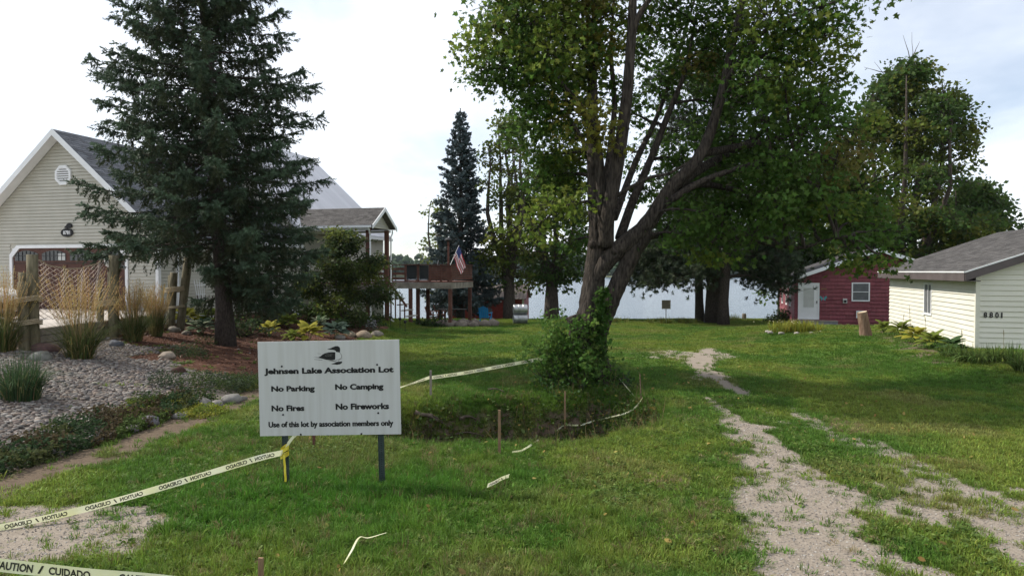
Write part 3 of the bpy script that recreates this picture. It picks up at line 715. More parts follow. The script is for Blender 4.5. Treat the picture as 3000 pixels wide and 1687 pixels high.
# flag
p = hpt(10.86, 15.6, DZ + .98)
t_ = thing('flag', 'American flag on a slanted white pole at the deck corner', 'flag', p, 0)
tip = Vector((.52, -.15, 1.12)); G().tube([(0, 0, 0), tuple(tip)], .02, 6).build('pole', white_trim, t_)
ax = tip.normalized(); nu, nv = 16, 26
g = G(); gw = G(); gb = G()
def fpt(i, j):    # i along hoist (0 at tip), j along fly (hanging down)
    hx = tip * (0.98 - .60 * i / nu); f = j / nv
    wv = .05 * math.sin(i * .9 + f * 5) * f + .03 * math.sin(f * 9)
    return (hx.x + f * .42 + wv * .6, hx.y - .03 + wv, hx.z - f * (1.12 - .1 * i / nu))
stripe = 13
for s_ in range(stripe):
    gg_ = G()
    i0, i1 = nu * s_ / stripe, nu * (s_ + 1) / stripe; j0 = int(nv * .42) if s_ < 7 else 0
    v = []; f = []
    for j in range(j0, nv + 1): v += [fpt(i0, j), fpt(i1, j)]
    for k in range(nv - j0): f.append((2 * k, 2 * k + 1, 2 * k + 3, 2 * k + 2))
    gg_.add(v, f, (0.50, 0.03, 0.05) if s_ % 2 == 0 else (0.75, 0.74, 0.74)); gg_.build('stripe', flat_m, t_, color=True, recalc=False)
v = []; f = []; m = int(nv * .42)
for i in range(8):
    for j in range(m + 1): v.append(fpt(nu * 7 / stripe * i / 7, j))
for i in range(7):
    for j in range(m): f.append((i * (m + 1) + j, i * (m + 1) + j + 1, (i + 1) * (m + 1) + j + 1, (i + 1) * (m + 1) + j))
can = G().add(v, f, (0.02, 0.04, 0.22)).build('canton', flat_m, t_, color=True, recalc=False)
g = G()
for a in range(5):
    for b_ in range(6):
        x, y, z = fpt(nu * 7 / stripe * (a + .5) / 5, m * (b_ + .5) / 6)
        g.add([(x + .018 * math.cos(k * 2.513), y - .012, z + .018 * math.sin(k * 2.513)) for k in range(5)], [(0, 1, 2, 3, 4)], (.8, .8, .8))
g.build('stars', flat_m, can, color=True, recalc=False)
# ------------------------------------------------------------------ ivory garage at right
SH = R(16.5)
shed = thing('garage_building', 'ivory lap sided garage with house number and grey shingle roof at right', 'garage', (14.5, 21.3, .34), -SH)
SL, SW, SWH, SRZ = 11.0, 8.8, 2.45, 4.05
G().prism([(0.02, -.6), (SW - .02, -.6), (SW - .02, SWH), (SW / 2, SRZ - .05), (0.02, SWH)], 0.02, SL - .02, 'y').build('wall', siding_shed, shed)
sgab = lambda z: (0.06, SW) if z <= SWH else (SW / 2 * (z - SWH) / (SRZ - SWH), SW - SW / 2 * (z - SWH) / (SRZ - SWH))
siding(shed, (0, .02, 0), X_, FN, -.1, SRZ, .163, sgab, siding_shed)
siding(shed, (.02, 0, 0), (0, 1, 0), (-1, 0, 0), -.1, SWH, .163, lambda z: (.06, SL), siding_shed, [(4.5, 5.5, .8, 2.0)])
G().box((-.03, -.03, -.3), (.09, .075, SWH - .12)).build('corner_board', siding_shed, shed)
window(shed, 4.58, 5.42, .87, 1.95, Y_, (.02, 0, 0), (-1, 0, 0), pane=screen_m, mull=1, w=.08)
so, sof = .42, .35
ssl = (SRZ - SWH) / (SW / 2); sez = SWH - so * ssl
for s_, ue in ((0, -so), (1, SW + so)):
    roof_slab('roof_deck', (ue, -sof, sez + .16), (ue, SL + .3, sez + .16), (SW / 2, SL + .3, SRZ + .16), (SW / 2, -sof, SRZ + .16), .1, shingle_brown, shed)
shingle_rows((-so, -sof, sez + .16), (-so, SL + .3, sez + .16), (SW / 2, SL + .3, SRZ + .16), (SW / 2, -sof, SRZ + .16), 30, shing_brown, shed, tab=.4)
G().box((-so - .03, -sof, sez - .14), (-so - .002, SL + .3, sez + .12)).build('eave_fascia', mauve, shed)
G().box((-so - .05, -sof - .03, sez + .122), (-so - .003, SL + .3, sez + .165)).build('drip_edge', white_trim, shed)
for s_, ue in ((0, -so), (1, SW + so)):
    G().prism([(ue, sez + .12), (SW / 2, SRZ + .12), (SW / 2, SRZ - .1), (ue, sez - .13)], -sof - .03, -sof - .002, 'y').build('rake_board', mauve, shed)
    G().prism([(ue, sez + .165), (SW / 2, SRZ + .165), (SW / 2, SRZ + .122), (ue, sez + .122)], -sof - .045, -sof - .003, 'y').build('drip_edge', white_trim, shed)
G().box((-so, -sof, sez - .15), (.0, SL + .3, sez - .12)).build('soffit', mauve, shed)
for i, chx in enumerate('8801'):
    V, F = text_mesh(chx, .10 if chx != '1' else .045, .175, .035)
    G().add(np.stack([V[:, 0] + .19 + i * .155, np.full(len(V), -.036), V[:, 1] + 1.02], 1), F).build('house_number', black_paint, shed, recalc=False)

# ------------------------------------------------------------------ red cabin
CT = R(15)
cab = thing('cabin', 'small red shake sided cabin with white door beside the lake', 'cabin', (17.4, 42.0, -.42), -CT)
CW, CL, CH, CR = 9.2, 7.5, 2.72, 4.4
G().prism([(0.02, -.4), (CW - .02, -.4), (CW - .02, CH), (CW / 2, CR), (0.02, CH)], 0.03, CL, 'y').build('wall', red_shake, cab)
cgab = lambda z: (0.0, CW) if z <= CH else (CW / 2 * (z - CH) / (CR - CH), CW - CW / 2 * (z - CH) / (CR - CH))
holes = [(.18, 1.42, .3, 2.5), (3.2, 4.2, 1.42, 2.55)]
share = {}
def shakes(O, U, Nv, spans, z0, z1, expo, wid, holes, upto):
    k = 0; z = z0
    while z < z1 - .03:
        zt = min(z + expo, z1); a, b_ = spans(z); u = a - rng.random() * wid * .6
        while u < min(b_, upto):
            w_ = wid * rng.uniform(.75, 1.25); u0, u1 = max(u, a), min(u + w_ - .006, b_, upto); u += w_
            if u1 - u0 < .04: continue
            if any(u0 < h[1] and u1 > h[0] and z < h[3] and zt > h[2] for h in holes):
                pieces = []
                for h in holes:
                    if u0 < h[1] and u1 > h[0] and z < h[3] and zt > h[2]:
                        if h[0] - u0 > .04: pieces.append((u0, h[0]))
                        if u1 - h[1] > .04: pieces.append((h[1], u1))
            else: pieces = [(u0, u1)]
            for (q0, q1) in pieces:
                t0, t1 = spans(zt); c0, c1 = max(q0, t0), min(q1, t1)
                if c1 <= c0: c0 = c1 = min(max((q0 + q1) / 2, t0), t1)
                dz = .026 - .014 * rng.random(); d0 = .045 + .012 * rng.random(); c = (.86 + .28 * rng.random()) * np.ones(3)
                p = lambda uu, zz_, n: np.array(O) + np.array(U) * uu + np.array([0, 0, zz_]) + np.array(Nv) * n
                v = [p(q0, z + dz, 0), p(q1, z + dz, 0), p(c1, zt, 0), p(c0, zt, 0), p(q0, z + dz, d0), p(q1, z + dz, d0), p(c1, zt, .006), p(c0, zt, .006)]
                G().add(v, [(4, 5, 6, 7), (0, 1, 5, 4), (1, 2, 6, 5), (3, 0, 4, 7)], c).build('shake', red_shake_a, cab, color=True)
        z += expo
red_shake_a = M('red shake row', (0.175, 0.047, 0.058), (0.22, 0.064, 0.075), 3, 0.7, 0.25, 26, stretch=(3, 3, 0.6), attr=True)
shakes((0, .03, 0), X_, FN, cgab, -.1, CR, .225, .46, holes, 6.4)
shakes((.02, 0, 0), Y_, (-1, 0, 0), lambda z: (0, CL), -.1, CH, .225, .75, [(1.6, 2.4, 1.0, 2.3), (3.4, 4.2, 1.0, 2.3), (5.6, 6.4, 1.0, 2.3)], CL)
for v in (1.68, 3.48, 5.68): window(cab, v, v + .64, 1.07, 2.23, Y_, (.02, 0, 0), (-1, 0, 0), rail=1)
window(cab, 3.27, 4.13, 1.49, 2.48, X_, (0, .03, 0), FN, pane=screen_m, rail=1)
# storm door
g = G(); frame(g, .27, 1.33, .36, 2.44, .075, X_, (0, .03, 0), FN, 0, .05); g.build('door_trim', white_trim, cab)
dr = wallbox(G(), .27, 1.33, .36, 2.44, X_, (0, .03, 0), FN, .0, .025).build('door', white_trim, cab)
wallbox(G(), .48, 1.12, 1.0, 2.22, X_, (0, .03, 0), FN, .025, .032).build('door_glass', blind_m, dr)
g = G(); frame(g, .50, 1.10, 1.02, 2.2, .03, X_, (0, .03, 0), FN, .03, .045); g.build('glass_stop', white_trim, dr)
G().box((1.24, -.06, 1.28), (1.28, .0, 1.42)).build('door_handle', dark_metal, dr)
for k, (z, y0) in enumerate(((.2, -.75), (.02, -1.05))):
    G().box((.15, y0, z), (2.35 + .0 * k, .0, z + .05)).build('step_tread', grey_wood, cab)
    G().box((.17, y0 + .03, -.3), (2.33, y0 + .06, z - .002)).build('step_riser', M('step riser', (0.16, 0.17, 0.19), (0.24, 0.25, 0.27), 4, .8) if k == 0 else bpy.data.materials['step riser'], cab)
G().box((2.72, -.07, 1.3), (2.95, .0, 1.58)).build('meter_box', white_trim, cab).data.materials[0] = blind_m
G().lathe([(.075, 0), (.075, .07), (.05, .09)], 12).build('meter_dial', dark_metal, cab).matrix_local = Matrix.Translation((2.835, -.075, 1.42)) @ Matrix.Rotation(R(90), 4, 'X')
g = G()
for s_ in (-1, 1):
    g.prism([(1.62, 1.60), (1.62 + s_ * .17, 1.74), (1.62 + s_ * .22, 1.62), (1.62 + s_ * .12, 1.55), (1.62 + s_ * .13, 1.42), (1.62, 1.52)], -.045, -.03, 'y', (.10, .30, .33))
g.prism([(1.60, 1.42), (1.64, 1.42), (1.64, 1.72), (1.60, 1.72)], -.055, -.046, 'y', (.5, .1, .2)); g.build('butterfly_ornament', flat_m, cab, color=True)
V, F = text_mesh('870', .3, .1, .02); G().add(np.stack([V[:, 0] + 1.5, np.full(len(V), -.03), V[:, 1] + 2.1], 1), F).build('house_number', M('faded gold', (.32, .2, .1), None), cab, recalc=False)
nb_ = G().box((3.45, -.1, .42), (3.95, -.06, .86)).build('notice_panel', white_trim, cab)
V, F = text_mesh('7', .13, .22, .03); G().add(np.stack([V[:, 0] + 3.66, np.full(len(V), -.104), V[:, 1] + .53], 1), F).build('panel_number', black_paint, nb_, recalc=False)
co = .45; csl = (CR - CH) / (CW / 2); cez = CH - co * csl
for ue in (-co, CW + co):
    roof_slab('roof_deck', (ue, -.5, cez + .2), (ue, CL + .4, cez + .2), (CW / 2, CL + .4, CR + .2), (CW / 2, -.5, CR + .2), .1, roof_cabin, cab)
    G().prism([(ue, cez + .205), (CW / 2, CR + .205), (CW / 2, CR - .02), (ue, cez - .02)], -.545, -.502, 'y').build('rake_board', white_trim, cab)
G().box((-co - .045, -.54, cez - .02), (-co - .002, CL + .4, cez + .19)).build('eave_fascia', white_trim, cab)
G().box((-co, -.5, cez + .02), (0, CL + .4, cez + .05)).build('soffit', white_trim, cab)

# ------------------------------------------------------------------ red boathouse at the shore
BT = R(8)
bh = thing('boathouse', 'small dark red boathouse with brown ribbed metal roof behind the trees', 'boathouse', (-5.2, 56.0, -1.35), -BT)
BL, BD, BH_, BR_ = 6.2, 3.6, 2.05, 3.0
G().prism([(0, -.3), (BD, -.3), (BD, BH_), (BD / 2, BR_), (0, BH_)], 0, BL, 'x').build('wall', barn_red, bh)
for k in range(20):
    G().box((k * BL / 20 + .01, -.025, -.2), ((k + 1) * BL / 20 - .01, -.0, BH_)).build('wall_plank', barn_red, bh)
G().box((BL - .12, -.04, -.2), (BL + .03, -.026, BH_)).build('corner_board', white_trim, bh)
for ve, s_ in ((-.25, 1), (BD + .25, -1)):
    roof_slab('roof_deck', (-.2, ve, BH_ - .13), (BL + .2, ve, BH_ - .13), (BL + .2, BD / 2, BR_ + .1), (-.2, BD / 2, BR_ + .1), .06, metal_roof, bh)
for k in range(24):
    x = -.18 + k * (BL + .36) / 23; G().beam((x, -.26, BH_ - .12), (x, BD / 2, BR_ + .13), .05, .05).build('roof_rib', metal_roof, bh)
wallbox(G(), 4.2, 5.0, -.2, 1.75, X_, (0, -.025, 0), FN, 0, .04).build('door', barn_red, bh)
# ------------------------------------------------------------------ trees
def nrm(v): return v / (np.linalg.norm(v, axis=-1, keepdims=True) + 1e-9)
MAPLE = np.array([(-.02, 0), (.0, -.36), (.28, -.20), (.42, -.52), (.60, -.18), (1, 0), (.60, .18), (.42, .52), (.28, .20), (.0, .36)])
OVAL = np.array([(0, 0), (.3, -.30), (.72, -.24), (1, 0), (.72, .24), (.3, .30)])
DIAM = np.array([(0, 0), (.5, -.34), (1, 0), (.5, .34)])
def leaves(g, C, size, col, shape=MAPLE, up=0.7, droop=0.25, dirs=None, flat=1.0):
    C = np.asarray(C, float); n = len(C)
    if n == 0: return
    nr = nrm(rng.normal(0, 1, (n, 3)) * flat + np.array([0, 0, up]))
    if dirs is None: d = rng.normal(0, 1, (n, 3))
    else: d = np.asarray(dirs) + rng.normal(0, .35, (n, 3))
    d = nrm(d - nr * np.sum(d * nr, 1, keepdims=True)); s_ = np.cross(nr, d)
    sz = np.asarray(size) * (0.55 + 0.85 * rng.random(n))
    k = len(shape)
    v = C[:, None] + sz[:, None, None] * (shape[None, :, :1] * d[:, None] + shape[None, :, 1:] * s_[:, None]
        - (droop * shape[None, :, :1] ** 2 + .25 * np.abs(shape[None, :, 1:])) * nr[:, None])
    f = np.arange(n * k).reshape(n, k)
    col = np.asarray(col, float)
    if col.ndim == 1: col = np.broadcast_to(col, (n, 3))
    g.add(v.reshape(-1, 3), f, np.repeat(col, k, 0))
def jitter(col, n, a=0.25):
    c = np.asarray(col, float)
    return c * (1 + (rng.random((n, 1)) - .5) * 2 * a) * (1 + (rng.random((n, 3)) - .5) * .25)
def curve(p, q, sag=0.0, wob=0.1, n=6):
    p = np.asarray(p, float); q = np.asarray(q, float); t = np.linspace(0, 1, n)[:, None]
    L = np.linalg.norm(q - p); w_ = np.cumsum(rng.normal(0, wob * L / n, (n, 3)), 0); w_ -= t * w_[-1]; w_[0] = 0
    pts = p + (q - p) * t + w_; pts[:, 2] += sag * L * (t * (1 - t))[:, 0] * 4
    return pts
def smooth_path(pts, rad, m=4):
    """Catmull-Rom through the given points"""
    P = np.asarray(pts, float); r_ = np.asarray(rad, float); Pe = np.vstack([2 * P[0] - P[1], P, 2 * P[-1] - P[-2]])
    out = []; ro = []
    for i in range(len(P) - 1):
        a, b_, c, d = Pe[i:i + 4]
        for t in np.arange(m) / m:
            out.append(.5 * ((2 * b_) + (-a + c) * t + (2 * a - 5 * b_ + 4 * c - d) * t * t + (-a + 3 * b_ - 3 * c + d) * t ** 3)); ro.append(r_[i] * (1 - t) + r_[i + 1] * t)
    out.append(P[-1]); ro.append(r_[-1])
    return np.array(out), np.array(ro)

def leafy(gw, gl, limbs, clumps, leaf, nspray, nleaf, cols, shape, spray_r=.34, twig_r=.012, up=.7, flat=1.0, link=.045):
    """gw wood, gl leaves. clumps: (x,y,z,r,colour index). Each clump hangs on a branch from the nearest limb."""
    L = np.concatenate([l for l in limbs])
    for (x, y, z, r, ci) in clumps:
        c = np.array([x, y, z])
        dd = np.linalg.norm((L - c) * np.array([1, 1, 1.0]), axis=1) + np.maximum(0, L[:, 2] - z) * 1.2
        q = L[np.argmin(dd)]
        if np.linalg.norm(q - c) > .2:
            pth = curve(q, c, .06, .10, 6); gw.tube(pth, np.linspace(link, link * .4, 6), 5, cap=False)
        m = max(3, int(nspray * (r / 0.7) ** 2 * rng.uniform(.8, 1.2)))
        dirs = nrm(rng.normal(0, 1, (m, 3))); sp = c + dirs * r * (rng.random((m, 1)) ** .45) * np.array([1.12, 1.12, .82])
        for s_ in sp:
            gw.tube(curve(c + (s_ - c) * .15, s_, .05, .12, 3), np.linspace(twig_r, twig_r * .4, 3), 3, cap=False)
        k = rng.poisson(nleaf, m)
        cen = np.repeat(sp, k, 0); od = np.repeat(nrm((sp - c) * np.array([1, 1, .4])), k, 0); n = len(cen)
        off = rng.normal(0, 1, (n, 3)) * np.array([spray_r, spray_r, spray_r * .42]) * .62
        off[:, 2] -= .25 * np.hypot(off[:, 0], off[:, 1])
        base = np.array(cols[ci]); cc = jitter(base, n, .3) * np.repeat(1 + (rng.random((m, 1)) - .5) * .4, k, 0)
        leaves(gl, cen + off, leaf, cc, shape, up, dirs=off + od * .3 + np.array([0, 0, -.12]), flat=flat)

# --- the big maple beside the washout
mb = (1.86, 16.7)
mz = zg(*mb)
def lm(pts, m=5):
    P = [at(a, b_, c) for (a, b_, c, d) in pts]; return smooth_path(P, [p_[3] for p_ in pts], m)
limb_def = [
    [(1716, 1165, 16.7, .62), (1720, 1120, 16.7, .50), (1724, 1060, 16.7, .44), (1728, 1000, 16.7, .41), (1731, 930, 16.7, .36), (1736, 860, 16.7, .275), (1742, 790, 16.7, .255), (1752, 720, 16.7, .25), (1750, 640, 16.75, .22), (1742, 540, 16.85, .18), (1737, 410, 17.0, .15), (1736, 270, 17.1, .12), (1738, 145, 17.2, .10), (1748, -60, 17.3, .06), (1765, -280, 17.4, .03)],
    [(1738, 1040, 16.55, .24), (1755, 960, 16.55, .25), (1783, 895, 16.5, .225), (1812, 830, 16.45, .205), (1838, 775, 16.4, .20), (1862, 725, 16.35, .21), (1900, 672, 16.3, .20)],
    [(1738, 850, 16.62, .12), (1760, 792, 16.52, .185), (1796, 745, 16.42, .215), (1848, 702, 16.3, .215), (1905, 645, 16.2, .185), (1967, 548, 16.1, .155), (2050, 458, 16.0, .13), (2105, 310, 16.0, .105), (2146, 129, 16.0, .09), (2185, -40, 16.0, .07), (2230, -260, 16.1, .04)],
    [(1990, 535, 16.1, .13), (2070, 485, 16.5, .11), (2148, 440, 17.0, .09), (2225, 395, 17.4, .07), (2290, 300, 17.8, .05), (2340, 180, 18.0, .025)],
    [(1768, 720, 16.6, .17), (1768, 640, 16.5, .15), (1762, 560, 16.4, .13), (1748, 420, 16.3, .11), (1712, 330, 16.2, .085), (1668, 275, 16.1, .075), (1615, 213, 16.0, .06), (1560, 140, 15.9, .045), (1505, 63, 15.8, .025)],
    [(1775, 720, 16.4, .19), (1782, 628, 16.2, .165), (1813, 459, 16.0, .15), (1838, 266, 15.9, .125), (1850, 100, 15.9, .11), (1856, -40, 15.9, .09), (1880, -280, 16.0, .04)],
    [(1848, 120, 15.9, .085), (1866, 60, 15.8, .07), (1895, 10, 15.7, .06), (1950, -60, 15.6, .03)],
    [(1742, 470, 16.9, .075), (1705, 410, 17.2, .06), (1668, 350, 17.5, .045), (1625, 320, 17.7, .02)],
    [(1805, 575, 16.1, .055), (1850, 548, 15.8, .045), (1905, 520, 15.6, .04), (1960, 508, 15.4, .032), (2021, 473, 15.2, .02)],
    [(1880, 700, 16.5, .06), (1950, 690, 16.9, .055), (2050, 690, 17.0, .05), (2197, 706, 16.6, .045), (2335, 727, 15.7, .04), (2420, 704, 15.5, .03), (2500, 690, 15.0, .018)],
    [(2060, 450, 16.1, .10), (2190, 425, 16.6, .08), (2300, 400, 17.0, .06), (2400, 372, 17.3, .045), (2520, 380, 17.5, .02)],
    [(1740, 590, 16.7, .05), (1690, 595, 16.2, .038), (1640, 615, 15.8, .026), (1585, 650, 15.5, .012)],
    [(1965, 560, 16.2, .10), (2060, 540, 16.8, .085), (2180, 560, 17.3, .06), (2330, 570, 17.8, .04), (2450, 590, 18.2, .02)],
    [(2120, 250, 16.0, .07), (2200, 130, 15.6, .055), (2290, 60, 15.3, .04), (2400, 20, 15.1, .02)],
    [(1815, 700, 16.6, .12), (1850, 600, 17.0, .11), (1905, 470, 17.2, .09), (1960, 330, 17.3, .075), (2010, 200, 17.4, .05), (2040, 40, 17.5, .03)],
    [(1770, 560, 16.9, .09), (1790, 420, 17.3, .08), (1800, 300, 17.5, .07), (1790, 150, 17.6, .05), (1800, -20, 17.6, .03)],
    [(1930, 610, 16.1, .09), (2040, 540, 15.9, .08), (2140, 500, 15.7, .06), (2240, 470, 15.5, .04), (2330, 450, 15.4, .02)],
    [(1800, 640, 16.4, .09), (1860, 480, 17.4, .08), (1930, 330, 18.2, .06), (1990, 150, 18.8, .045), (2050, -50, 19.2, .025)],
]
maple = thing('maple_tree', 'large forked maple with leafy crown beside the washout, ivy and suckers at its foot', 'tree', (mb[0], mb[1], mz), 0)
gw, gl = G(), G(); limbs = []
for k, L_ in enumerate(limb_def):
    P, r_ = lm(L_); nside = 18 if k < 3 else (12 if k in (5,) else 8)
    gw.tube(P, r_, nside, rough=.07 if k < 3 else .05); limbs.append(P)
# broken hollow stub on the left of the foot, burls and root flare
P, r_ = lm([(1712, 1060, 16.4, .22), (1698, 1000, 16.35, .21), (1686, 955, 16.3, .19), (1676, 925, 16.3, .15)]); gw.tube(P, r_, 11, rough=.22)
for k in range(9):
    a = k * .7 + rng.random() * .3; l = rng.uniform(.5, .9)
    gw.tube([(mb[0] + .3 * math.cos(a), mb[1] + .3 * math.sin(a), mz + .5), (mb[0] + .55 * math.cos(a), mb[1] + .55 * math.sin(a), mz + .14), (mb[0] + (.5 + l) * math.cos(a), mb[1] + (.5 + l) * math.sin(a), zg(mb[0] + (.5 + l) * math.cos(a), mb[1] + (.5 + l) * math.sin(a)) - .03)], [.2, .14, .05], 7, rough=.15)
for (px, py, Y, r0) in ((1735, 715, 16.42, .10), (1800, 735, 16.2, .09), (1813, 455, 15.84, .06), (1850, 620, 16.2, .05)):
    c = np.array(at(px, py, Y)); n_ = 1
    blobs(gw, [c], [np.array([r0, r0 * .8, r0 * 1.1])], [(1, 1, 1)], .25)
crown_px = [  # image pixel x, y, radius in m, distance, colour
 (1392,150,.42,15.6,1),(1425,205,.48,15.5,0),(1450,90,.55,15.6,1),(1478,20,.65,15.9,0),(1530,130,.7,15.7,0),(1560,235,.7,15.8,0),(1600,50,.75,15.9,1),(1615,330,.65,16.4,0),
 (1500,190,.55,15.4,0),(1560,310,.45,16.2,0),(1680,130,.75,16.5,0),(1700,30,.75,16.6,3),(1640,200,.6,17.2,0),(1700,235,.55,17.4,0),(1650,420,.6,17.6,0),(1720,330,.55,15.6,2),(1730,400,.45,15.5,2),
 (1770,130,.65,15.5,2),(1795,40,.75,15.6,1),(1790,240,.55,17.4,0),(1590,460,.5,17.5,0),(1650,520,.5,17.6,0),(1610,600,.42,15.6,1),(1560,660,.35,15.4,1),(1680,600,.45,15.7,1),(1690,700,.4,17.6,0),
 (1905,60,.75,17.5,0),(1960,120,.8,18.4,0),(2050,60,.85,17.5,0),(2050,185,.85,18.3,0),(2150,60,.85,15.4,0),(2250,60,.9,15.2,1),(2345,50,.85,15.1,0),(2420,110,.6,15.0,1),(2430,45,.5,15.0,0),(2265,165,.9,15.8,0),(2370,190,.75,15.9,1),(2425,255,.55,16.2,0),
 (1925,260,.7,18.3,0),(1960,380,.7,18.4,0),(2095,300,.7,17.7,0),(2050,190,.5,15.2,3),(2200,290,.9,17.2,0),(2320,300,.85,17.6,0),(2430,340,.7,17.4,0),(2540,345,.45,17.3,1),(2160,410,.85,17.6,0),(2280,420,.95,17.4,0),(2400,430,.85,17.3,0),(2500,420,.7,17.4,3),(2575,470,.55,17.2,1),
 (2050,545,.75,17.8,0),(2180,550,.85,17.6,0),(2310,550,.95,17.6,0),(2430,550,.85,17.8,0),(2530,560,.7,17.4,0),(2590,590,.5,17.2,1),(2100,650,.75,17.4,0),(2240,630,.65,16.9,0),(2370,630,.65,16.6,0),(2490,650,.75,16.2,0),(2580,680,.6,16.2,0),
 (2480,725,.5,15.2,0),(2545,760,.5,15.2,1),(2600,765,.3,15.3,0),(2000,600,.55,17.6,0),(1960,660,.42,16.6,0),(2070,740,.42,15.9,1),(2140,745,.40,16.2,0),
 (2150,200,.6,14.8,0),(2300,250,.6,15.0,1),(2240,350,.6,15.2,0),(2350,380,.6,15.4,0),(2120,480,.55,15.0,0),(2450,470,.6,15.6,3),(2330,480,.6,15.2,0),(2230,500,.65,15.3,0),(2200,600,.6,15.4,0),(2330,600,.6,15.4,0),(2440,600,.5,15.4,1),
 (1870,150,.6,18.0,0),(1840,330,.5,18.2,0),(1850,450,.5,18.3,0),(1890,560,.5,18.2,0),(1650,-60,.9,16.2,0),(1780,-110,1.0,16.8,0),(1900,-120,1.0,16.0,1),(2020,-90,1.0,18.2,0),(2130,-110,1.0,16.4,0),(2260,-90,1.0,16.0,0),(2380,-70,.9,16.2,0),(1560,-50,.8,16.0,0),
 (1700,-300,1.1,16.8,0),(1850,-330,1.1,16.8,0),(2000,-300,1.1,17.0,0),(2150,-320,1.1,17.0,0),(2280,-260,1.0,16.8,0),(1830,-520,1.1,16.8,0),(2000,-520,1.1,16.8,0),(2150,-500,1.0,16.8,0),(2480,-60,.6,15.6,0),(2590,-12,.16,14.0,0),
 (2650,500,.3,17.0,1),(1560,370,.5,17.4,0),(1620,260,.6,17.8,0),(1680,380,.55,18.0,0),(1600,520,.5,17.8,0),(1690,470,.5,17.9,0),(1640,90,.7,17.6,0),(1540,60,.6,17.2,0),(1480,140,.55,16.6,0),(1660,560,.45,17.6,0),(1720,180,.6,18.0,0),(1610,150,.6,15.2,1),(2000,690,.4,15.6,0),(2100,690,.5,15.4,0),(2200,690,.5,15.3,0),(2290,650,.4,15.3,0),(2130,610,.55,15.0,0),(2050,620,.5,15.2,0),(2260,590,.6,14.9,0),(2390,540,.6,15.0,0),(2400,300,.6,15.0,0),(2230,230,.6,14.8,0),(1990,470,.5,17.8,0),(2090,400,.6,18.4,0),(2210,470,.7,18.4,0),(2340,500,.7,18.6,0),(2450,640,.6,17.6,0),(2350,120,.6,17.6,0),(2180,150,.7,17.9,0),(2100,130,.7,16.8,0),(1960,20,.7,16.6,0)]
clumps = []
for (px, py, r_, Y, ci) in crown_px:
    if 1870 < px < 2215 and py < 620: Y = max(Y, 17.0)          # the upright limbs stand clear in front
    if 1745 < px < 1880: Y = max(Y, 16.9)
    if px < 1760: r_ *= 1.2; ci = 1 if (ci == 0 and (px * 7 + py) % 3 == 0) else ci  # left crown fuller; its backlit glow is put into lighter, yellower leaf colour
    x, y, z = at(px, py, Y); clumps.append((x, y, z, r_, ci))
mcols = [(.054, .105, .018), (.11, .155, .022), (.165, .165, .026), (.10, .095, .022)]
leafy(gw, gl, limbs, clumps, .118, 24, 17, mcols, MAPLE, up=.55, flat=1.0)
wood_o = gw.build('trunk', bark_maple, maple, smooth=True); wood_o.location = (-mb[0], -mb[1], -mz)
cro = gl.build('crown', leaf_m, maple, color=True, recalc=False); cro.location = (-mb[0], -mb[1], -mz)
# suckers at the foot and ivy up the trunk
gs, gi = G(), G(); swood = G()
for k in range(110):
    a = rng.uniform(0, 2 * math.pi); rr = rng.random() ** .6
    bx, by = mb[0] - .3 + .8 * rr * math.cos(a), mb[1] - .35 + .6 * rr * math.sin(a)
    bz = zg(bx, by); h = rng.uniform(.4, 1.2) * (1.25 - .75 * abs(bx - mb[0] + .45)) * (1.25 if bx < mb[0] - .3 else .8)
    tip = np.array([bx + rng.normal(-.2, .28), by - .1 + rng.normal(0, .2), bz + max(.3, h)])
    pth = curve((bx, by, bz), tip, .05, .1, 7); swood.tube(pth, np.linspace(.012, .004, 7), 3, cap=False)
    m = int(70 * max(.4, h)); tt = rng.random(m) ** .8
    c = np.stack([np.interp(tt, np.linspace(0, 1, 7), pth[:, i]) for i in range(3)], 1) + rng.normal(0, .10, (m, 3))
    leaves(gs, c, .09, jitter((.07, .145, .026) if rng.random() < .6 else (.105, .175, .032), m, .3), MAPLE, .7)
for k in range(900):
    t_k = rng.random(); py = 1110 - 270 * t_k; P0 = at(1745 + 22 * t_k + rng.normal(0, 20 * (1 - .5 * t_k)), py, 16.28 - .12 * rng.random())
    leaves(gi, [P0], .10, jitter((.05, .11, .02), 1), MAPLE, -.1, dirs=[(0, -.5, -.8)])
for k in range(26):   # low weeds in the shade at the foot
    pass
o = swood.build('sucker_stems', bark_dark, maple); o.location = (-mb[0], -mb[1], -mz)
o = gs.build('suckers', leaf_m, maple, color=True, recalc=False, label='bright leafy suckers round the foot of the trunk'); o.location = (-mb[0], -mb[1], -mz)
o = gi.build('ivy', leaf_m, maple, color=True, recalc=False, label='ivy climbing the lower trunk'); o.location = (-mb[0], -mb[1], -mz)

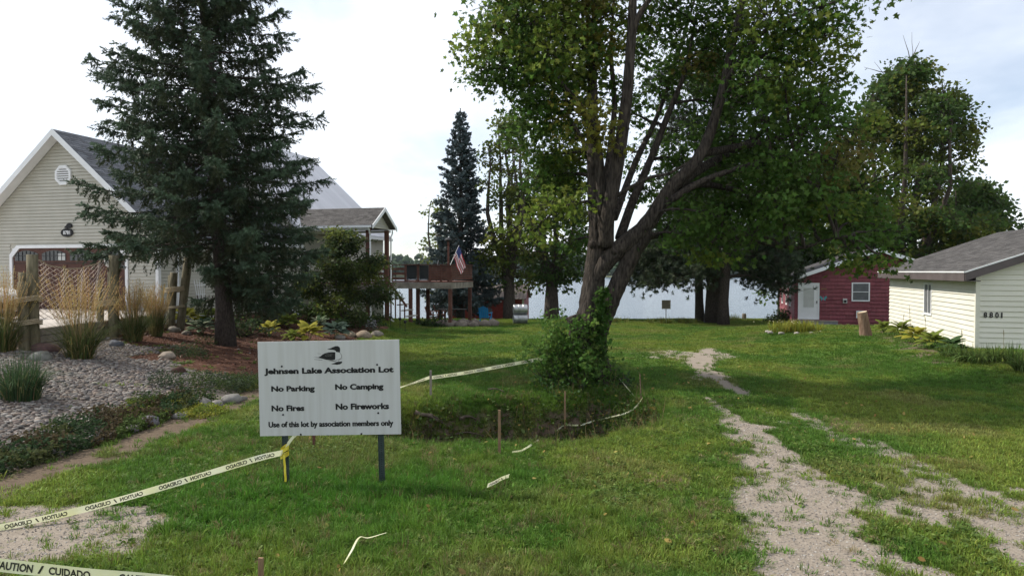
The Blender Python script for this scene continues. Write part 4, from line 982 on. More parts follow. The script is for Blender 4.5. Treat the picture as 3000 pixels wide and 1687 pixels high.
# --- conifers
def brushes(g, S, D, Ln, col, K=14, spread=.075, wid=.017, fwd=.5):
    """bristly twigs: S start, D unit direction, Ln length"""
    N_ = len(S); s_ = (np.arange(K) + rng.random((N_, K))) / K
    P = S[:, None] + D[:, None] * (Ln[:, None] * s_)[..., None]
    rad = rng.normal(0, 1, (N_, K, 3)); rad -= D[:, None] * np.sum(rad * D[:, None], 2, keepdims=True); rad = nrm(rad)
    sp = spread * (1.15 - .45 * s_)[..., None]
    tip = P + rad * sp + D[:, None] * sp * fwd * 1.6
    w_ = np.cross(rad, np.broadcast_to(D[:, None], rad.shape)) * wid
    v = np.stack([P - w_, P + w_, tip], 2).reshape(-1, 3)
    g.add(v, np.arange(len(v)).reshape(-1, 3), np.repeat(np.repeat(col, K, 0), 3, 0))
def conifer(name, label, base, H, r0, L_of, z_of, n_br, col, tipcol, lean=(0, 0), droop=.22, upturn=.18, twig=.34, dens=7.5, K=14, spread=.075, wid=.017, hang=.35, group=None, bark=None, skip=None, asym=0.0):
    t_ = thing(name, label, 'tree', base, 0, group)
    gw, gn = G(), G()
    zs_ = np.linspace(0, H, 14); tr = np.stack([lean[0] * (zs_ / H) ** 1.2, lean[1] * zs_ / H, zs_], 1)
    rr = r0 * (1 - zs_ / H) ** .85 + .012; rr[0] *= 1.25
    tr[0, 2] = -.25
    gw.tube(tr, rr, 12, rough=.05)
    S, D, Ln, C = [], [], [], []
    for k in range(n_br):
        u = (k + rng.random()) / n_br; z = z_of(u); a = k * 2.39996 + rng.normal(0, .35)
        if skip and skip(z, a): continue
        L = L_of(z) * rng.uniform(.72, 1.1) * (1 + asym * math.cos(a))
        if L < .12: continue
        cx, cy = np.interp(z, tr[:, 2], tr[:, 0]), np.interp(z, tr[:, 2], tr[:, 1])
        d = np.array([math.cos(a), math.sin(a), 0]); sgm = np.linspace(0, 1, 8)
        dr = droop * (1.15 - .9 * z / H)
        hz = (.12 * sgm - dr * 2.2 * sgm ** 1.5 + upturn * 1.6 * sgm ** 3.2) * L
        side = np.array([-d[1], d[0], 0]); wob = rng.normal(0, .06) * L
        pts = np.array([cx, cy, z]) + d * (sgm * L)[:, None] + np.array([0, 0, 1.0]) * hz[:, None] + side * (wob * sgm ** 2)[:, None]
        gw.tube(pts, np.linspace(max(.012, .011 * L + .008), .005, 8), 5, cap=False)
        m = max(4, int(L * dens * 2))
        st = .12 + .88 * rng.random(m) ** .8
        P = np.stack([np.interp(st, sgm, pts[:, i]) for i in range(3)], 1)
        sg = np.where(rng.random(m) < .5, -1.0, 1.0)
        ln = twig * (.55 + .75 * rng.random(m)) * (1.25 - .6 * st) * min(1.15, .5 + L * .22)
        dirv = nrm(d * .75 + side * sg[:, None] * (.95 - .55 * st)[:, None] + np.stack([rng.normal(0, .22, m), rng.normal(0, .22, m), rng.normal(-.12, .22, m)], 1))
        hg = rng.random(m) < hang * (1 - st * .6)
        dirv[hg] = nrm(dirv[hg] * .45 + np.array([0, 0, -1.0])); 
        S.append(P); D.append(dirv); Ln.append(ln)
        t_mix = (st ** 1.5)[:, None]; c = np.array(col) * (1 - t_mix) + np.array(tipcol) * t_mix
        c = c * (.7 + .6 * rng.random((m, 1))); c[hg] = c[hg] * .75 + np.array([.02, .013, .004])
        C.append(c)
        # second order twigs off the first
        E = P + dirv * (ln * .6)[:, None]; d2 = nrm(dirv + rng.normal(0, .5, (m, 3)) + np.array([0, 0, -.15]))
        S.append(E); D.append(d2); Ln.append(ln * .6); C.append(c * 1.05)
        S.append(pts[-3:-1]); D.append(nrm(np.diff(pts[-3:], axis=0))); Ln.append(np.linalg.norm(np.diff(pts[-3:], axis=0), axis=1) * 1.15); C.append(np.array([tipcol, tipcol]))
    S = np.concatenate(S); D = np.concatenate(D); Ln = np.concatenate(Ln); C = np.concatenate(C)
    brushes(gn, S, D, Ln, C, K, spread, wid)
    # leader
    brushes(gn, np.array([tr[-3], tr[-2]]), np.array([[0, 0, 1.0]] * 2), np.array([H / 13, H / 13]), np.array([tipcol] * 2), 40, spread, wid)
    gw.build('trunk', bark or bark_spruce, t_, smooth=True)
    gn.build('crown', needle_m, t_, color=True, recalc=False)
    return t_
bx, by = -9.25, 22.0
def L_big(z): return float(np.interp(z, [1.3, 2.2, 3.5, 5, 8, 10, 11.5, 13, 17.5], [2.7, 3.05, 3.45, 3.5, 3.2, 2.7, 2.1, 1.75, .15]))
conifer('spruce_tree', 'tall dark spruce on the mulch bed, largest of the conifers, in front of the house', (bx, by, zg(bx, by)), 17.5, .27, L_big,
        lambda u: 1.5 + 15.7 * u ** 1.05, 290, (.032, .051, .027), (.064, .10, .06), lean=(-1.05, 0), droop=.20, upturn=.17, twig=.44, dens=11, K=12, spread=.085, wid=.022, hang=.62,
        asym=-.04, skip=lambda z, a: (z < 3.1 and (math.cos(a) < .1 and math.sin(a) < .4)))
conifer('blue_spruce', 'slender blue grey spruce standing behind the deck and flag', (-3.75, 50, zg(-3.75, 50)), 15.4, .26,
        lambda z: float(np.interp(z, [.8, 2, 6, 10, 13, 15.4], [2.7, 2.85, 2.2, 1.5, .85, .1])), lambda u: .9 + 14.2 * u, 240, (.035, .055, .055), (.075, .105, .11), droop=.20, upturn=.2,
        twig=.46, dens=7, K=10, spread=.13, wid=.042, hang=.4)

def pine(name, label, base, H, r0, branches, lean=(0, 0), low=5.0):
    t_ = thing(name, label, 'tree', base, 0, 'pines by the shore')
    gw, gn = G(), G(); zs_ = np.linspace(0, H, 12)
    tr = np.stack([lean[0] * (zs_ / H), lean[1] * zs_ / H + .1 * np.sin(zs_), zs_], 1); tr[0, 2] = -.25
    rr = r0 * (1 - .8 * zs_ / H); rr[0] *= 1.2
    gw.tube(tr, rr, 12, rough=.07)
    S, D, Ln, C = [], [], [], []
    for (z, a, L) in branches:
        cx, cy = np.interp(z, tr[:, 2], tr[:, 0]), np.interp(z, tr[:, 2], tr[:, 1])
        d = np.array([math.cos(a), math.sin(a), 0]); sgm = np.linspace(0, 1, 7)
        pts = np.array([cx, cy, z]) + d * (sgm * L)[:, None] + np.array([0, 0, 1.0]) * ((.25 * sgm - .55 * sgm ** 2 * (1.1 - z / H)) * L)[:, None] + np.cumsum(rng.normal(0, .05, (7, 3)), 0)
        gw.tube(pts, np.linspace(.02 + .012 * L, .012, 7), 5, cap=False)
        m = int(10 + L * 9); st = .3 + .7 * rng.random(m) ** .7
        P = np.stack([np.interp(st, sgm, pts[:, i]) for i in range(3)], 1)
        e = P + rng.normal(0, 1, (m, 3)) * np.array([.42, .42, .28]) + d * .2
        for q, w_ in zip(P, e): gw.tube([q, w_], [.012, .006], 3, cap=False)
        for rep in range(3):
            S.append(e + rng.normal(0, .2, (m, 3))); D.append(nrm(rng.normal(0, 1, (m, 3)) + d * .6 + np.array([0, 0, .35]))); Ln.append(np.full(m, .22)); C.append(jitter((.036, .052, .026), m, .4))
    brushes(gn, np.concatenate(S), np.concatenate(D), np.concatenate(Ln), np.concatenate(C), 16, .20, .026, .5)
    gw.build('trunk', bark_spruce, t_, smooth=True); gn.build('crown', needle_m, t_, color=True, recalc=False)
def pbr(n, z0, z1, L0, L1, a0=0, a1=6.283):
    return [(rng.uniform(z0, z1), rng.uniform(a0, a1), rng.uniform(L0, L1)) for _ in range(n)]
def pb(px, Y): x = (px - 1500) / 2000 * Y; return (x, Y, zg(x, Y))
pine('pine_tree', 'slim pine, leftmost of the three lakeside pine trunks', pb(2052, 44.5), 15, .30, pbr(26, 4.2, 14.5, 1.6, 3.6) + pbr(22, 2.9, 6, 2.6, 4.8, 2.4, 4.2), lean=(-.5, 0))
pine('pine_tree', 'thick dark pine, middle one of the three lakeside pine trunks', pb(2092, 43.4), 17.5, .50, pbr(30, 5, 17, 1.8, 3.8) + pbr(14, 3.0, 6, 2.6, 4.4, 2.6, 4.4))
pine('pine_tree', 'straight lighter barked pine, nearest of the three lakeside pine trunks', pb(2120, 41.6), 16, .33, pbr(26, 4.4, 15.5, 1.8, 3.6) + pbr(18, 2.9, 5.8, 2.6, 4.2, -.9, .9), lean=(.55, 0))

# --- other broadleaf trees
def broadleaf(name, label, base, H, r0, crown, nclump, cols, leaf=.30, nspray=9, nleaf=8, forks=4, rc=.9, lean=(0, 0), split=.25, shape=DIAM, group=None, extra=None, twigs=None):
    """crown: list of (z, half width) giving the outline"""
    t_ = thing(name, label, 'tree', base, 0, group)
    gw, gl = G(), G(); cz = [c[0] for c in crown]; cwid = [c[1] for c in crown]
    zs_ = np.linspace(0, H * split, 5); P = np.stack([lean[0] * zs_ / H, lean[1] * zs_ / H, zs_], 1); P[0, 2] = -.25
    gw.tube(P, np.linspace(r0 * 1.15, r0 * .8, 5), 12, rough=.08); limbs = [P]
    for k in range(forks):
        a = k * 6.283 / forks + rng.random(); ht = H * rng.uniform(.78, .97) if k else H * .98
        rad_ = np.interp(ht * .7, cz, cwid) * (rng.uniform(.3, .65) if k else .05)
        q = np.array([lean[0] + rad_ * math.cos(a), lean[1] + rad_ * math.sin(a), ht]); p0 = P[-1] - np.array([0, 0, .3 * k * H * split / forks])
        pth = curve(p0, q, 0, .10, 9); pth[:, :2] += (np.array([math.cos(a), math.sin(a)]) * rad_ * .5)[None] * np.sin(np.linspace(0, math.pi, 9))[:, None]
        gw.tube(pth, np.linspace(r0 * .62, .03, 9), 7, rough=.06); limbs.append(pth)
    cl = []
    for k in range(nclump):
        z = rng.uniform(cz[0], cz[-1]); w_ = np.interp(z, cz, cwid); a = rng.uniform(0, 6.283); u = rng.random() ** .5
        r_ = rc * rng.uniform(.65, 1.25)
        cl.append((lean[0] * z / H + max(0, w_ - r_ * .5) * u * math.cos(a), lean[1] * z / H + max(0, w_ - r_ * .5) * u * math.sin(a), z, r_, int(rng.integers(len(cols)))))
    if extra: cl += extra
    leafy(gw, gl, limbs, cl, leaf, nspray, nleaf, cols, shape, spray_r=.42, twig_r=.018, up=.5, link=.05)
    if twigs:
        for (a, b_) in twigs: gw.tube(curve(a, b_, .0, .08, 6), np.linspace(.04, .008, 6), 4, cap=False)
    gw.build('trunk', bark_dark, t_, smooth=True); gl.build('crown', leaf_m, t_, color=True, recalc=False)
    return t_
GRN = [(.045, .085, .018), (.058, .10, .02), (.036, .07, .016)]
YEL = [(.085, .11, .018), (.10, .12, .02), (.06, .095, .02)]
b_ = pb(1492, 50); broadleaf('shore_maple', 'airy yellow green maple just right of the blue spruce', b_, 15.3, .42, [(2.5, 1.8), (5, 2.8), (9, 2.9), (12, 2.2), (15, .8)], 105, YEL, .26, 8, 7, 6, .75, split=.22)
b_ = pb(1616, 52); broadleaf('shore_maple', 'dense green maple between the yellow maple and the big forked maple', b_, 12.5, .50, [(3.0, 2.2), (5, 3.3), (8, 3.5), (10.5, 2.8), (12.3, .9)], 100, GRN + YEL[:1], .28, 9, 8, 5, .85, split=.28,
          extra=[(.9, -.2, 2.6, .45, 0), (-.6, -.2, 2.4, .35, 0), (.3, -.3, 3.1, .4, 0)])
b_ = pb(1290, 57); broadleaf('shore_maple', 'pale leafy tree half hidden behind the blue spruce', b_, 10.5, .22, [(2.5, 1.2), (5, 2.2), (8, 2.2), (10, .8)], 26, YEL, .26, 7, 7, 4, .7, split=.25)
b_ = pb(2655, 47); broadleaf('ash_tree', 'tall green tree with bare twigs at its top behind the cabin', b_, 17.5, .40, [(3, 4.6), (7, 5.4), (11, 5.0), (14.5, 3.6), (17, 1.4)], 170, GRN + YEL, .28, 11, 10, 6, 1.0, split=.2,
          twigs=[((0, 0, 15.8), (.15, 0, 19.6)), ((.1, 0, 17.8), (.75, .1, 19.0)), ((.1, 0, 17.6), (-.45, 0, 19.4)), ((-.5, 0, 15.5), (-2.4, 0, 17.6)), ((-1.4, 0, 16.8), (-3.0, .2, 17.3))])
b_ = pb(2850, 50); broadleaf('ash_tree', 'rounded dark tree on the right behind the ivory garage', b_, 10.2, .3, [(2.5, 2.9), (5, 3.4), (8, 2.6), (10, .9)], 80, GRN, .28, 11, 10, 5, .95, split=.22)
b_ = pb(2975, 55); broadleaf('ash_tree', 'low rounded tree top showing over the ivory garage ridge', b_, 7.6, .25, [(3, 1.8), (5.5, 2.0), (7.4, .8)], 20, GRN, .30, 9, 8, 4, .85, split=.25)
b_ = pb(2290, 56); broadleaf('ash_tree', 'dark trunked tree behind the left end of the cabin', b_, 14, .30, [(3.5, 2.0), (7, 3.4), (11, 3.0), (13.8, 1.0)], 80, GRN, .30, 8, 8, 5, .95, split=.3,
          extra=[(-1.5, 0, 2.6, .6, 1), (-.8, .3, 2.0, .5, 1), (1.2, 0, 3.0, .6, 1)])
b_ = pb(2430, 58); broadleaf('ash_tree', 'broad green tree directly behind the red cabin roof', b_, 15, .36, [(3, 3.2), (7, 4.2), (11, 3.4), (14.6, 1.0)], 100, GRN + YEL[:1], .32, 8, 8, 5, 1.05, split=.25)
# ------------------------------------------------------------------ driveway, garden bed and what stands in it
_Y = np.arange(4, 61, .02)
def gpt(px, py):
    """where the view ray through an image pixel meets the ground"""
    p = R(-1.39); yc = (843.5 - py) / 2000.0
    f = math.cos(p) - yc * math.sin(p); u = math.sin(p) + yc * math.cos(p)
    X = (px - 1500) / 2000.0 / f * _Y; Z = CAM_H + u / f * _Y; h = height(X, _Y)
    k = int(np.argmax(Z < h)) if np.any(Z < h) else len(_Y) - 1
    return (float(X[k]), float(_Y[k]), float(h[k]))

G().prism([(-34, 17.95), (-12.62, 17.95), (-12.42, 24.2), (-13.9, 26.1), (-18.5, 27.42), (-34, 31.3)], .3, 1.29, 'z').build('driveway', concrete, kind='structure')
rw = thing('retaining_wall', 'low grey timber wall holding up the concrete driveway', 'wall', (-12.5, 17.9, .5))
for k in range(4):
    for j in range(3):
        y0 = j * 2.1 + (k % 2) * .02; G().box((-.11 + .012 * (k % 2), y0 + .01, .02 + k * .2), (.11 + .012 * (k % 2), y0 + 2.08, .2 + k * .2)).build('timber', grey_wood, rw)
    G().box((-9, -.12, .02 + k * .2), (-.12, .1, .2 + k * .2)).build('timber', grey_wood, rw)

def pilings(label, base, poles, ropes):
    t_ = thing('piling_cluster', label, 'pilings', base, 0, 'rope bound pilings along the driveway')
    for (dx, dy, h, r_, lx) in poles:
        g = G(); zs_ = np.linspace(-.3, h, 7); g.tube(np.stack([dx + lx * zs_ / h, np.full(7, dy), zs_], 1), np.full(7, r_) * (1 + .03 * rng.normal(0, 1, 7)), 12, rough=.03)
        g.build('pole', piling_wood, t_, smooth=True)
    xs_ = [p_[0] for p_ in poles]; ys_ = [p_[1] for p_ in poles]
    for (z, n_, tilt) in ropes:
        lx = np.mean([p_[4] * z / p_[2] for p_ in poles]); cx, cy = np.mean(xs_) + lx, np.mean(ys_); rx = (max(xs_) - min(xs_)) / 2 + .17; ry = (max(ys_) - min(ys_)) / 2 + .17
        g = G()
        a = np.linspace(0, 2 * math.pi * n_, 24 * n_)
        P = np.stack([cx + rx * np.cos(a), cy + ry * np.sin(a), z + a / 6.283 * .045 + tilt * np.cos(a)], 1)
        g.tube(P, .022, 6); g.build('rope', rope_m, t_, smooth=True)
x0, y0 = -12.35, 17.45
pilings('tallest rope bound piling cluster, leftmost, beside the white car', (x0, y0, zg(x0, y0)), [(.06, .05, 2.45, .135, 0), (-.22, .12, 2.0, .11, 0), (.0, -.22, 1.75, .12, 0)], [(.62, 3, .05), (1.2, 3, .06)])
x1, y1 = -12.2, 20.7
pilings('rope bound piling cluster in the middle, where the net ends', (x1, y1, zg(x1, y1)), [(.1, 0, 2.5, .14, .05), (-.24, -.1, 1.75, .10, 0), (-.12, .26, 2.0, .09, 0)], [(.95, 4, .04)])
x2, y2 = -12.05, 24.5
pilings('leaning rope bound piling cluster nearest the spruce trunk', (x2, y2, zg(x2, y2)), [(.12, 0, 2.6, .14, .32), (-.16, -.12, 2.05, .12, .14), (-.33, .1, 1.95, .10, .1)], [(.75, 2, .05), (1.35, 4, .04)])

# fishing net between the first two clusters
nA = np.array([x0 + .1, y0 + .1, 3.12]); nB = np.array([x1 - .05, y1 - .15, 3.18])
net = thing('fishing_net', 'pale cord fishing net strung between two piling clusters', 'net', tuple(nA))
nc, nr_ = 30, 11
def npt(i, j, amp=0):
    s_ = i / nc; p_ = nA + (nB - nA) * s_; top = p_[2] - .34 * 4 * s_ * (1 - s_) * .8
    bot = top - 1.5 + .35 * s_; z = top + (bot - top) * j / nr_
    return np.array([p_[0] + .05 * math.sin(i * .8 + j * .3) + .12 * math.sin(math.pi * s_) * j / nr_, p_[1], z]) - nA
g = G()
g.tube([npt(i, 0) for i in range(nc + 1)], .014, 5); g.build('head_rope', rope_m, net)
g = G()
for i in range(nc):
    pts = []
    for j in range(nr_ * 2 + 1):
        s_ = .5 + .46 * (1 if (j // 1) % 2 == 0 else -1) * (1 if i % 2 == 0 else -1)
        pts.append(npt(i + s_, j / 2))
    g.tube(pts, .011, 3, cap=False)
g.build('netting', net_m, net)
# gull figure
gp = (x1 - .12, y1 + .26, zg(x1, y1) + 2.0)
gl_ = thing('gull_figure', 'white seagull figure perched on the middle piling cluster', 'figurine', gp)
g = G(); P, r_ = smooth_path([(.46, 0, .10), (.30, 0, .15), (.12, 0, .20), (-.06, 0, .27), (-.13, 0, .38), (-.16, 0, .47), (-.21, 0, .48)], [.02, .06, .12, .115, .06, .065, .03], 4); g.tube(P, r_, 10); g.build('body', gull_m, gl_, smooth=True)
g = G()
for s_ in (-1, 1): g.add([(-.02, s_ * .11, .28), (.2, s_ * .12, .17), (.52, s_ * .05, .12), (.25, s_ * .10, .26)], [(0, 1, 2, 3)])
g.build('wing', M('grey wing', (.3, .31, .33), None), gl_)
G().tube([(-.23, 0, .475), (-.31, 0, .455)], [.016, .006], 6).build('beak', M('yellow beak', (.55, .33, .04), None), gl_)
for s_ in (-1, 1): G().tube([(.05, s_ * .04, .12), (.05, s_ * .04, 0)], .009, 5).build('leg', M('leg', (.45, .25, .05), None) if s_ < 0 else bpy.data.materials['leg'], gl_)

# ornamental grasses
def blades(g, n, h, spread, col, wid=.008, lean=.35, base_r=.12, droop=.3, segs=4):
    a = rng.uniform(0, 6.283, n); br = base_r * np.sqrt(rng.random(n)); hh = h * rng.uniform(.6, 1.05, n); ln = lean * rng.random(n) ** 1.2 * spread
    a2 = a + rng.normal(0, .5, n); V = []; t_ = np.linspace(0, 1, segs + 1)
    d = np.stack([np.cos(a2), np.sin(a2), np.zeros(n)], 1); sd_ = np.stack([-np.sin(a2 + rng.normal(0, 1, n)), np.cos(a2), np.zeros(n)], 1)
    b0 = np.stack([br * np.cos(a), br * np.sin(a), np.zeros(n)], 1)
    for t in t_:
        c = b0 + d * (ln * t ** 1.6 * hh)[:, None] + np.array([0, 0, 1.0]) * (hh * t * (1 - droop * ln * t * t))[:, None]
        w_ = wid * (1 - t ** 2 * .9); V += [c - sd_ * w_, c + sd_ * w_]
    V = np.stack(V, 1); k = 2 * (segs + 1)
    f = np.concatenate([np.arange(n)[:, None] * k + np.array([2 * s_, 2 * s_ + 1, 2 * s_ + 3, 2 * s_ + 2]) for s_ in range(segs)])
    g.add(V.reshape(-1, 3), f, np.repeat(jitter(col, n, .3), k, 0)); return V
def reed_grass(label, pos, h, w_):
    t_ = thing('feather_reed_grass', label, 'ornamental grass', pos, 0, 'feather reed grasses along the driveway')
    g = G(); blades(g, 420, h * .62, w_, (.07, .095, .03), .007, .8, .22 * w_, .4); blades(g, 160, h * .5, w_ * 1.3, (.20, .16, .06), .006, 1.0, .24 * w_, .6); g.build('leaves', plant_m, t_, color=True, recalc=False)
    g = G(); V = blades(g, 210, h * .96, w_, (.26, .20, .09), .004, .42, .2 * w_, .1)
    tipc = (V[:, -1] + V[:, -2]) / 2; mid = (V[:, -5] + V[:, -6]) / 2; dirs = nrm(tipc - mid); Ls = np.linalg.norm(tipc - mid, axis=1)
    brushes(g, tipc - dirs * (Ls * .75)[:, None], dirs, Ls * .95, jitter((.42, .29, .12), len(tipc), .25), 16, .022, .007, 2.2)
    g.build('plumes', plant_m, t_, color=True, recalc=False)
for (px, py, h, w_, lab) in ((10, 1032, 2.0, 1.05, 'feather reed grass clump at the far left by the car'), (236, 1052, 2.15, 1.25, 'largest feather reed grass clump, in front of the net'),
                            (392, 1000, 1.75, 1.0, 'feather reed grass clump right of the middle pilings'), (458, 985, 1.6, .8, 'slimmest feather reed grass clump, left of the leaning pilings')):
    reed_grass(lab, gpt(px, py), h, w_)
p_ = gpt(62, 1172); t_ = thing('fountain_grass', 'low dark green grass tuft at the edge of the river rock', 'ornamental grass', p_)
g = G(); blades(g, 700, 1.0, 1.2, (.04, .075, .03), .006, .8, .3, .7); blades(g, 120, .9, 1.3, (.16, .14, .06), .004, .9, .3, .7); g.build('leaves', plant_m, t_, color=True, recalc=False)

# boulders
def rock_mesh(g, c, r, col, seed=None, sub=2):
    import bmesh
    b_ = bmesh.new(); bmesh.ops.create_icosphere(b_, subdivisions=sub, radius=1)
    off = rng.random(3) * 50
    from mathutils import noise as mn
    for v in b_.verts:
        n_ = mn.noise(v.co * 1.1 + Vector(off)) * .38 + mn.noise(v.co * 2.7 + Vector(off)) * .14
        v.co *= 1 + n_
        v.co.z = max(v.co.z, -.55)
    V = np.array([v.co[:] for v in b_.verts]) * np.asarray(r) + np.asarray(c); F = np.array([[v.index for v in f.verts] for f in b_.faces]); b_.free()
    g.add(V, F, col)
def boulder(px, py, r, col, label, group='stones edging the rock bed', pos=None):
    x, y, z = pos or gpt(px, py); r = r * .84; col = np.array(col) * .72; g = G(); rr = np.array([r * rng.uniform(1, 1.25), r * rng.uniform(.8, 1.0), r * rng.uniform(.62, .8)])
    rock_mesh(g, (0, 0, rr[2] * .3), rr, col); o = g.build('boulder', stone_m, color=True, smooth=True, label=label, category='boulder', group=group)
    o.location = (x, y, z); o.rotation_euler[2] = rng.random() * 6
for (px, py, r, col, lab) in (
    (133, 1030, .34, (.20, .12, .115), 'reddish brown boulder at the foot of the leftmost pilings'), (119, 1056, .26, (.26, .26, .23), 'grey boulder in front of the reddish brown one'),
    (339, 1014, .24, (.15, .165, .20), 'blue grey boulder at the foot of the middle pilings'), (489, 1048, .24, (.42, .35, .28), 'tan boulder lying alone on the upper rock bed'),
    (510, 972, .27, (.33, .30, .25), 'pale grey boulder at the foot of the leaning pilings'), (546, 980, .2, (.26, .23, .19), 'flat brown boulder right of the leaning pilings'),
    (524, 1094, .21, (.10, .05, .035), 'dark brown lump in the middle of the rock bed'),
    (166, 1330, .10, (.30, .27, .25), 'small pointed stone, leftmost on the bed edge'), (204, 1305, .20, (.22, .18, .15), 'broad brown stone on the bed edge, second from the left'),
    (244, 1300, .12, (.24, .20, .16), 'small brown stone third from the left on the bed edge'), (280, 1292, .14, (.42, .42, .43), 'pale grey stone fourth from the left on the bed edge'),
    (337, 1280, .10, (.22, .19, .17), 'small dull stone just left of the purple grey ones'), (386, 1264, .16, (.27, .24, .25), 'purple grey stone fifth large one on the bed edge'),
    (432, 1246, .21, (.25, .235, .26), 'roundest purple grey stone on the bed edge'), (532, 1222, .18, (.40, .38, .35), 'whitish stone at the yellow sedum on the bed edge'),
    (588, 1192, .26, (.30, .28, .25), 'long flat stone behind the yellow sedum'), (633, 1190, .17, (.34, .32, .29), 'upright grey stone right of the flat one'),
    (676, 1178, .24, (.33, .315, .29), 'large rounded grey stone near the sign, on the bed edge'), (710, 1172, .12, (.25, .235, .21), 'small stone beside the sign, rightmost on the near bed edge')):
    boulder(px, py, r, col, lab)
for k, (px, py, r, col, lab) in enumerate((
    (1030, 985, .32, (.34, .27, .19), 'tan stone at the garden edge right of the hostas'), (1065, 990, .42, (.36, .28, .20), 'broad sandy stone at the garden edge above the sign corner'),
    (1105, 984, .30, (.33, .29, .23), 'rounded sandy stone, last on the far garden edge'), (995, 992, .22, (.45, .42, .38), 'pale stone just above the sign top'))):
    boulder(px, py, r, col, lab, 'stones at the far garden edge')

# river rock (nobody could count it)
OV = np.array([(math.cos(a) * .8, math.sin(a) * .8, .45) for a in np.arange(5) * 1.2566] + [(math.cos(a + .6) , math.sin(a + .6), -.3) for a in np.arange(5) * 1.2566])
OF5 = np.array([(0, 1, 2, 3, 4)]); OF3 = np.array([(i, i + 5, (i + 1) % 5) for i in range(5)] + [((i + 1) % 5, i + 5, (i + 1) % 5 + 5) for i in range(5)])
def pebbles(g, cen, rad, col, jit):
    n = len(cen); v = OV[None] * (1 + (rng.random((n, 10, 1)) - .5) * 2 * jit) * rad[:, None] + cen[:, None]; q = (np.arange(n) * 10)[:, None, None]
    g.add(v.reshape(-1, 3), (OF3[None] + q).reshape(-1, 3), np.repeat(col, 10, 0)); g.f.append((OF5[None] + q).reshape(-1, 5) + g.n - n * 10)
n = 38000
px_ = rng.uniform(-13, -6.0, n); py_ = rng.uniform(7.0, 21.5, n); mk = masks(px_, py_)
keep = (mk[3] + rng.normal(0, .18, n) > .5) & ((bed_edge(py_) - px_) > .5 + .4 * fbm(px_, py_, 1.5, 2, 40))
px_, py_ = px_[keep], py_[keep]; n = len(px_)
sz = rng.uniform(.018, .042, n) * (1 + .6 * (rng.random(n) < .08))
pal = np.array([(.36, .34, .33), (.44, .42, .40), (.28, .24, .22), (.40, .33, .28), (.22, .21, .22), (.52, .50, .48), (.33, .27, .25)])
g = G(); pebbles(g, np.stack([px_, py_, height(px_, py_) + sz * .35 + .012], 1), np.stack([sz * rng.uniform(.8, 1.3, n), sz * rng.uniform(.8, 1.2, n), sz * .62], 1), pal[rng.integers(len(pal), size=n)] * np.array([.64, .615, .585]) * (.55 + .55 * rng.random((n, 1))), .16)
g.build('river_rock', stone_m, smooth=True, color=True, recalc=False, kind='stuff', label='grey and tan river rock covering the sloping bed', category='river rock')
# mulch chips
n = 9000; px_ = rng.uniform(-12.3, -5.6, n); py_ = rng.uniform(14, 32, n); mk = masks(px_, py_); keep = mk[2] > .5; px_, py_ = px_[keep], py_[keep]; n = len(px_)
g = G(); leaves(g, np.stack([px_, py_, height(px_, py_) + .03], 1), .085, jitter((.10, .045, .028), n, .45), DIAM * np.array([1, .5]), 1.6, .1); g.build('mulch', flat_m, color=True, recalc=False, kind='stuff', label='reddish bark mulch under the spruce', category='mulch')
# creeping ground cover along the bed edge, sedum mats
def mat_cover(name, label, n, sampler, size, cols, lift, shape=OVAL):
    x, y = sampler(n); z = height(x, y) + lift * rng.random(len(x)) * (.35 + fbm(x, y, 2.2, 3, 44)); g = G()
    ci = (fbm(x, y, 1.3, 3, 45) * len(cols) * 1.3).astype(int) % len(cols)
    leaves(g, np.stack([x, y, z], 1), size, np.array(cols)[ci] * (.6 + .8 * rng.random((len(x), 1))), shape, .8, .1)
    g.build(name, plant_m, color=True, recalc=False, kind='stuff', label=label, category='ground cover')
def strip(n):
    y = rng.uniform(8.4, 14.6, n); x = bed_edge(y) - rng.random(n) ** 1.2 * (.55 + .7 * fbm(y, y * 0, 1.1, 2, 46)) + .1; k = rng.random(n) < .5 + fbm(x, y, 1.6, 2, 47) * .9; return x[k], y[k]
mat_cover('sedum_mat', 'dark green and reddish sedum creeping along the bed edge', 13000, strip, .055, [(.035, .06, .02), (.055, .085, .022), (.065, .05, .026), (.03, .055, .022), (.06, .07, .025)], .26)
def patches(lst):
    def f(n):
        X, Y = [], []
        for (px, py, rx, ry, w_) in lst:
            x, y, z = gpt(px, py); m = int(n * w_); a = rng.uniform(0, 6.283, m); r_ = np.sqrt(rng.random(m)); X.append(x + rx * r_ * np.cos(a)); Y.append(y + ry * r_ * np.sin(a))
        return np.concatenate(X), np.concatenate(Y)
    return f
mat_cover('yellow_sedum', 'bright yellow green sedum mat on the bed edge near the sign', 5200, patches([(480, 1195, .7, .55, .4), (590, 1215, .55, .4, .3), (420, 1215, .5, .4, .15), (540, 1190, .4, .3, .15)]), .045, [(.16, .19, .02), (.12, .16, .025), (.19, .20, .03)], .16)
mat_cover('creeping_juniper', 'dark creeping juniper mats on the upper rock bed', 9000, patches([(650, 1135, .75, .7, .34), (560, 1045, .5, .45, .14), (740, 1135, .6, .9, .26), (490, 1135, .4, .35, .10), (600, 1010, .35, .3, .04), (430, 1190, .3, .25, .06)]), .06, [(.03, .05, .022), (.045, .07, .02), (.04, .06, .03)], .34, DIAM * np.array([1, .5]))

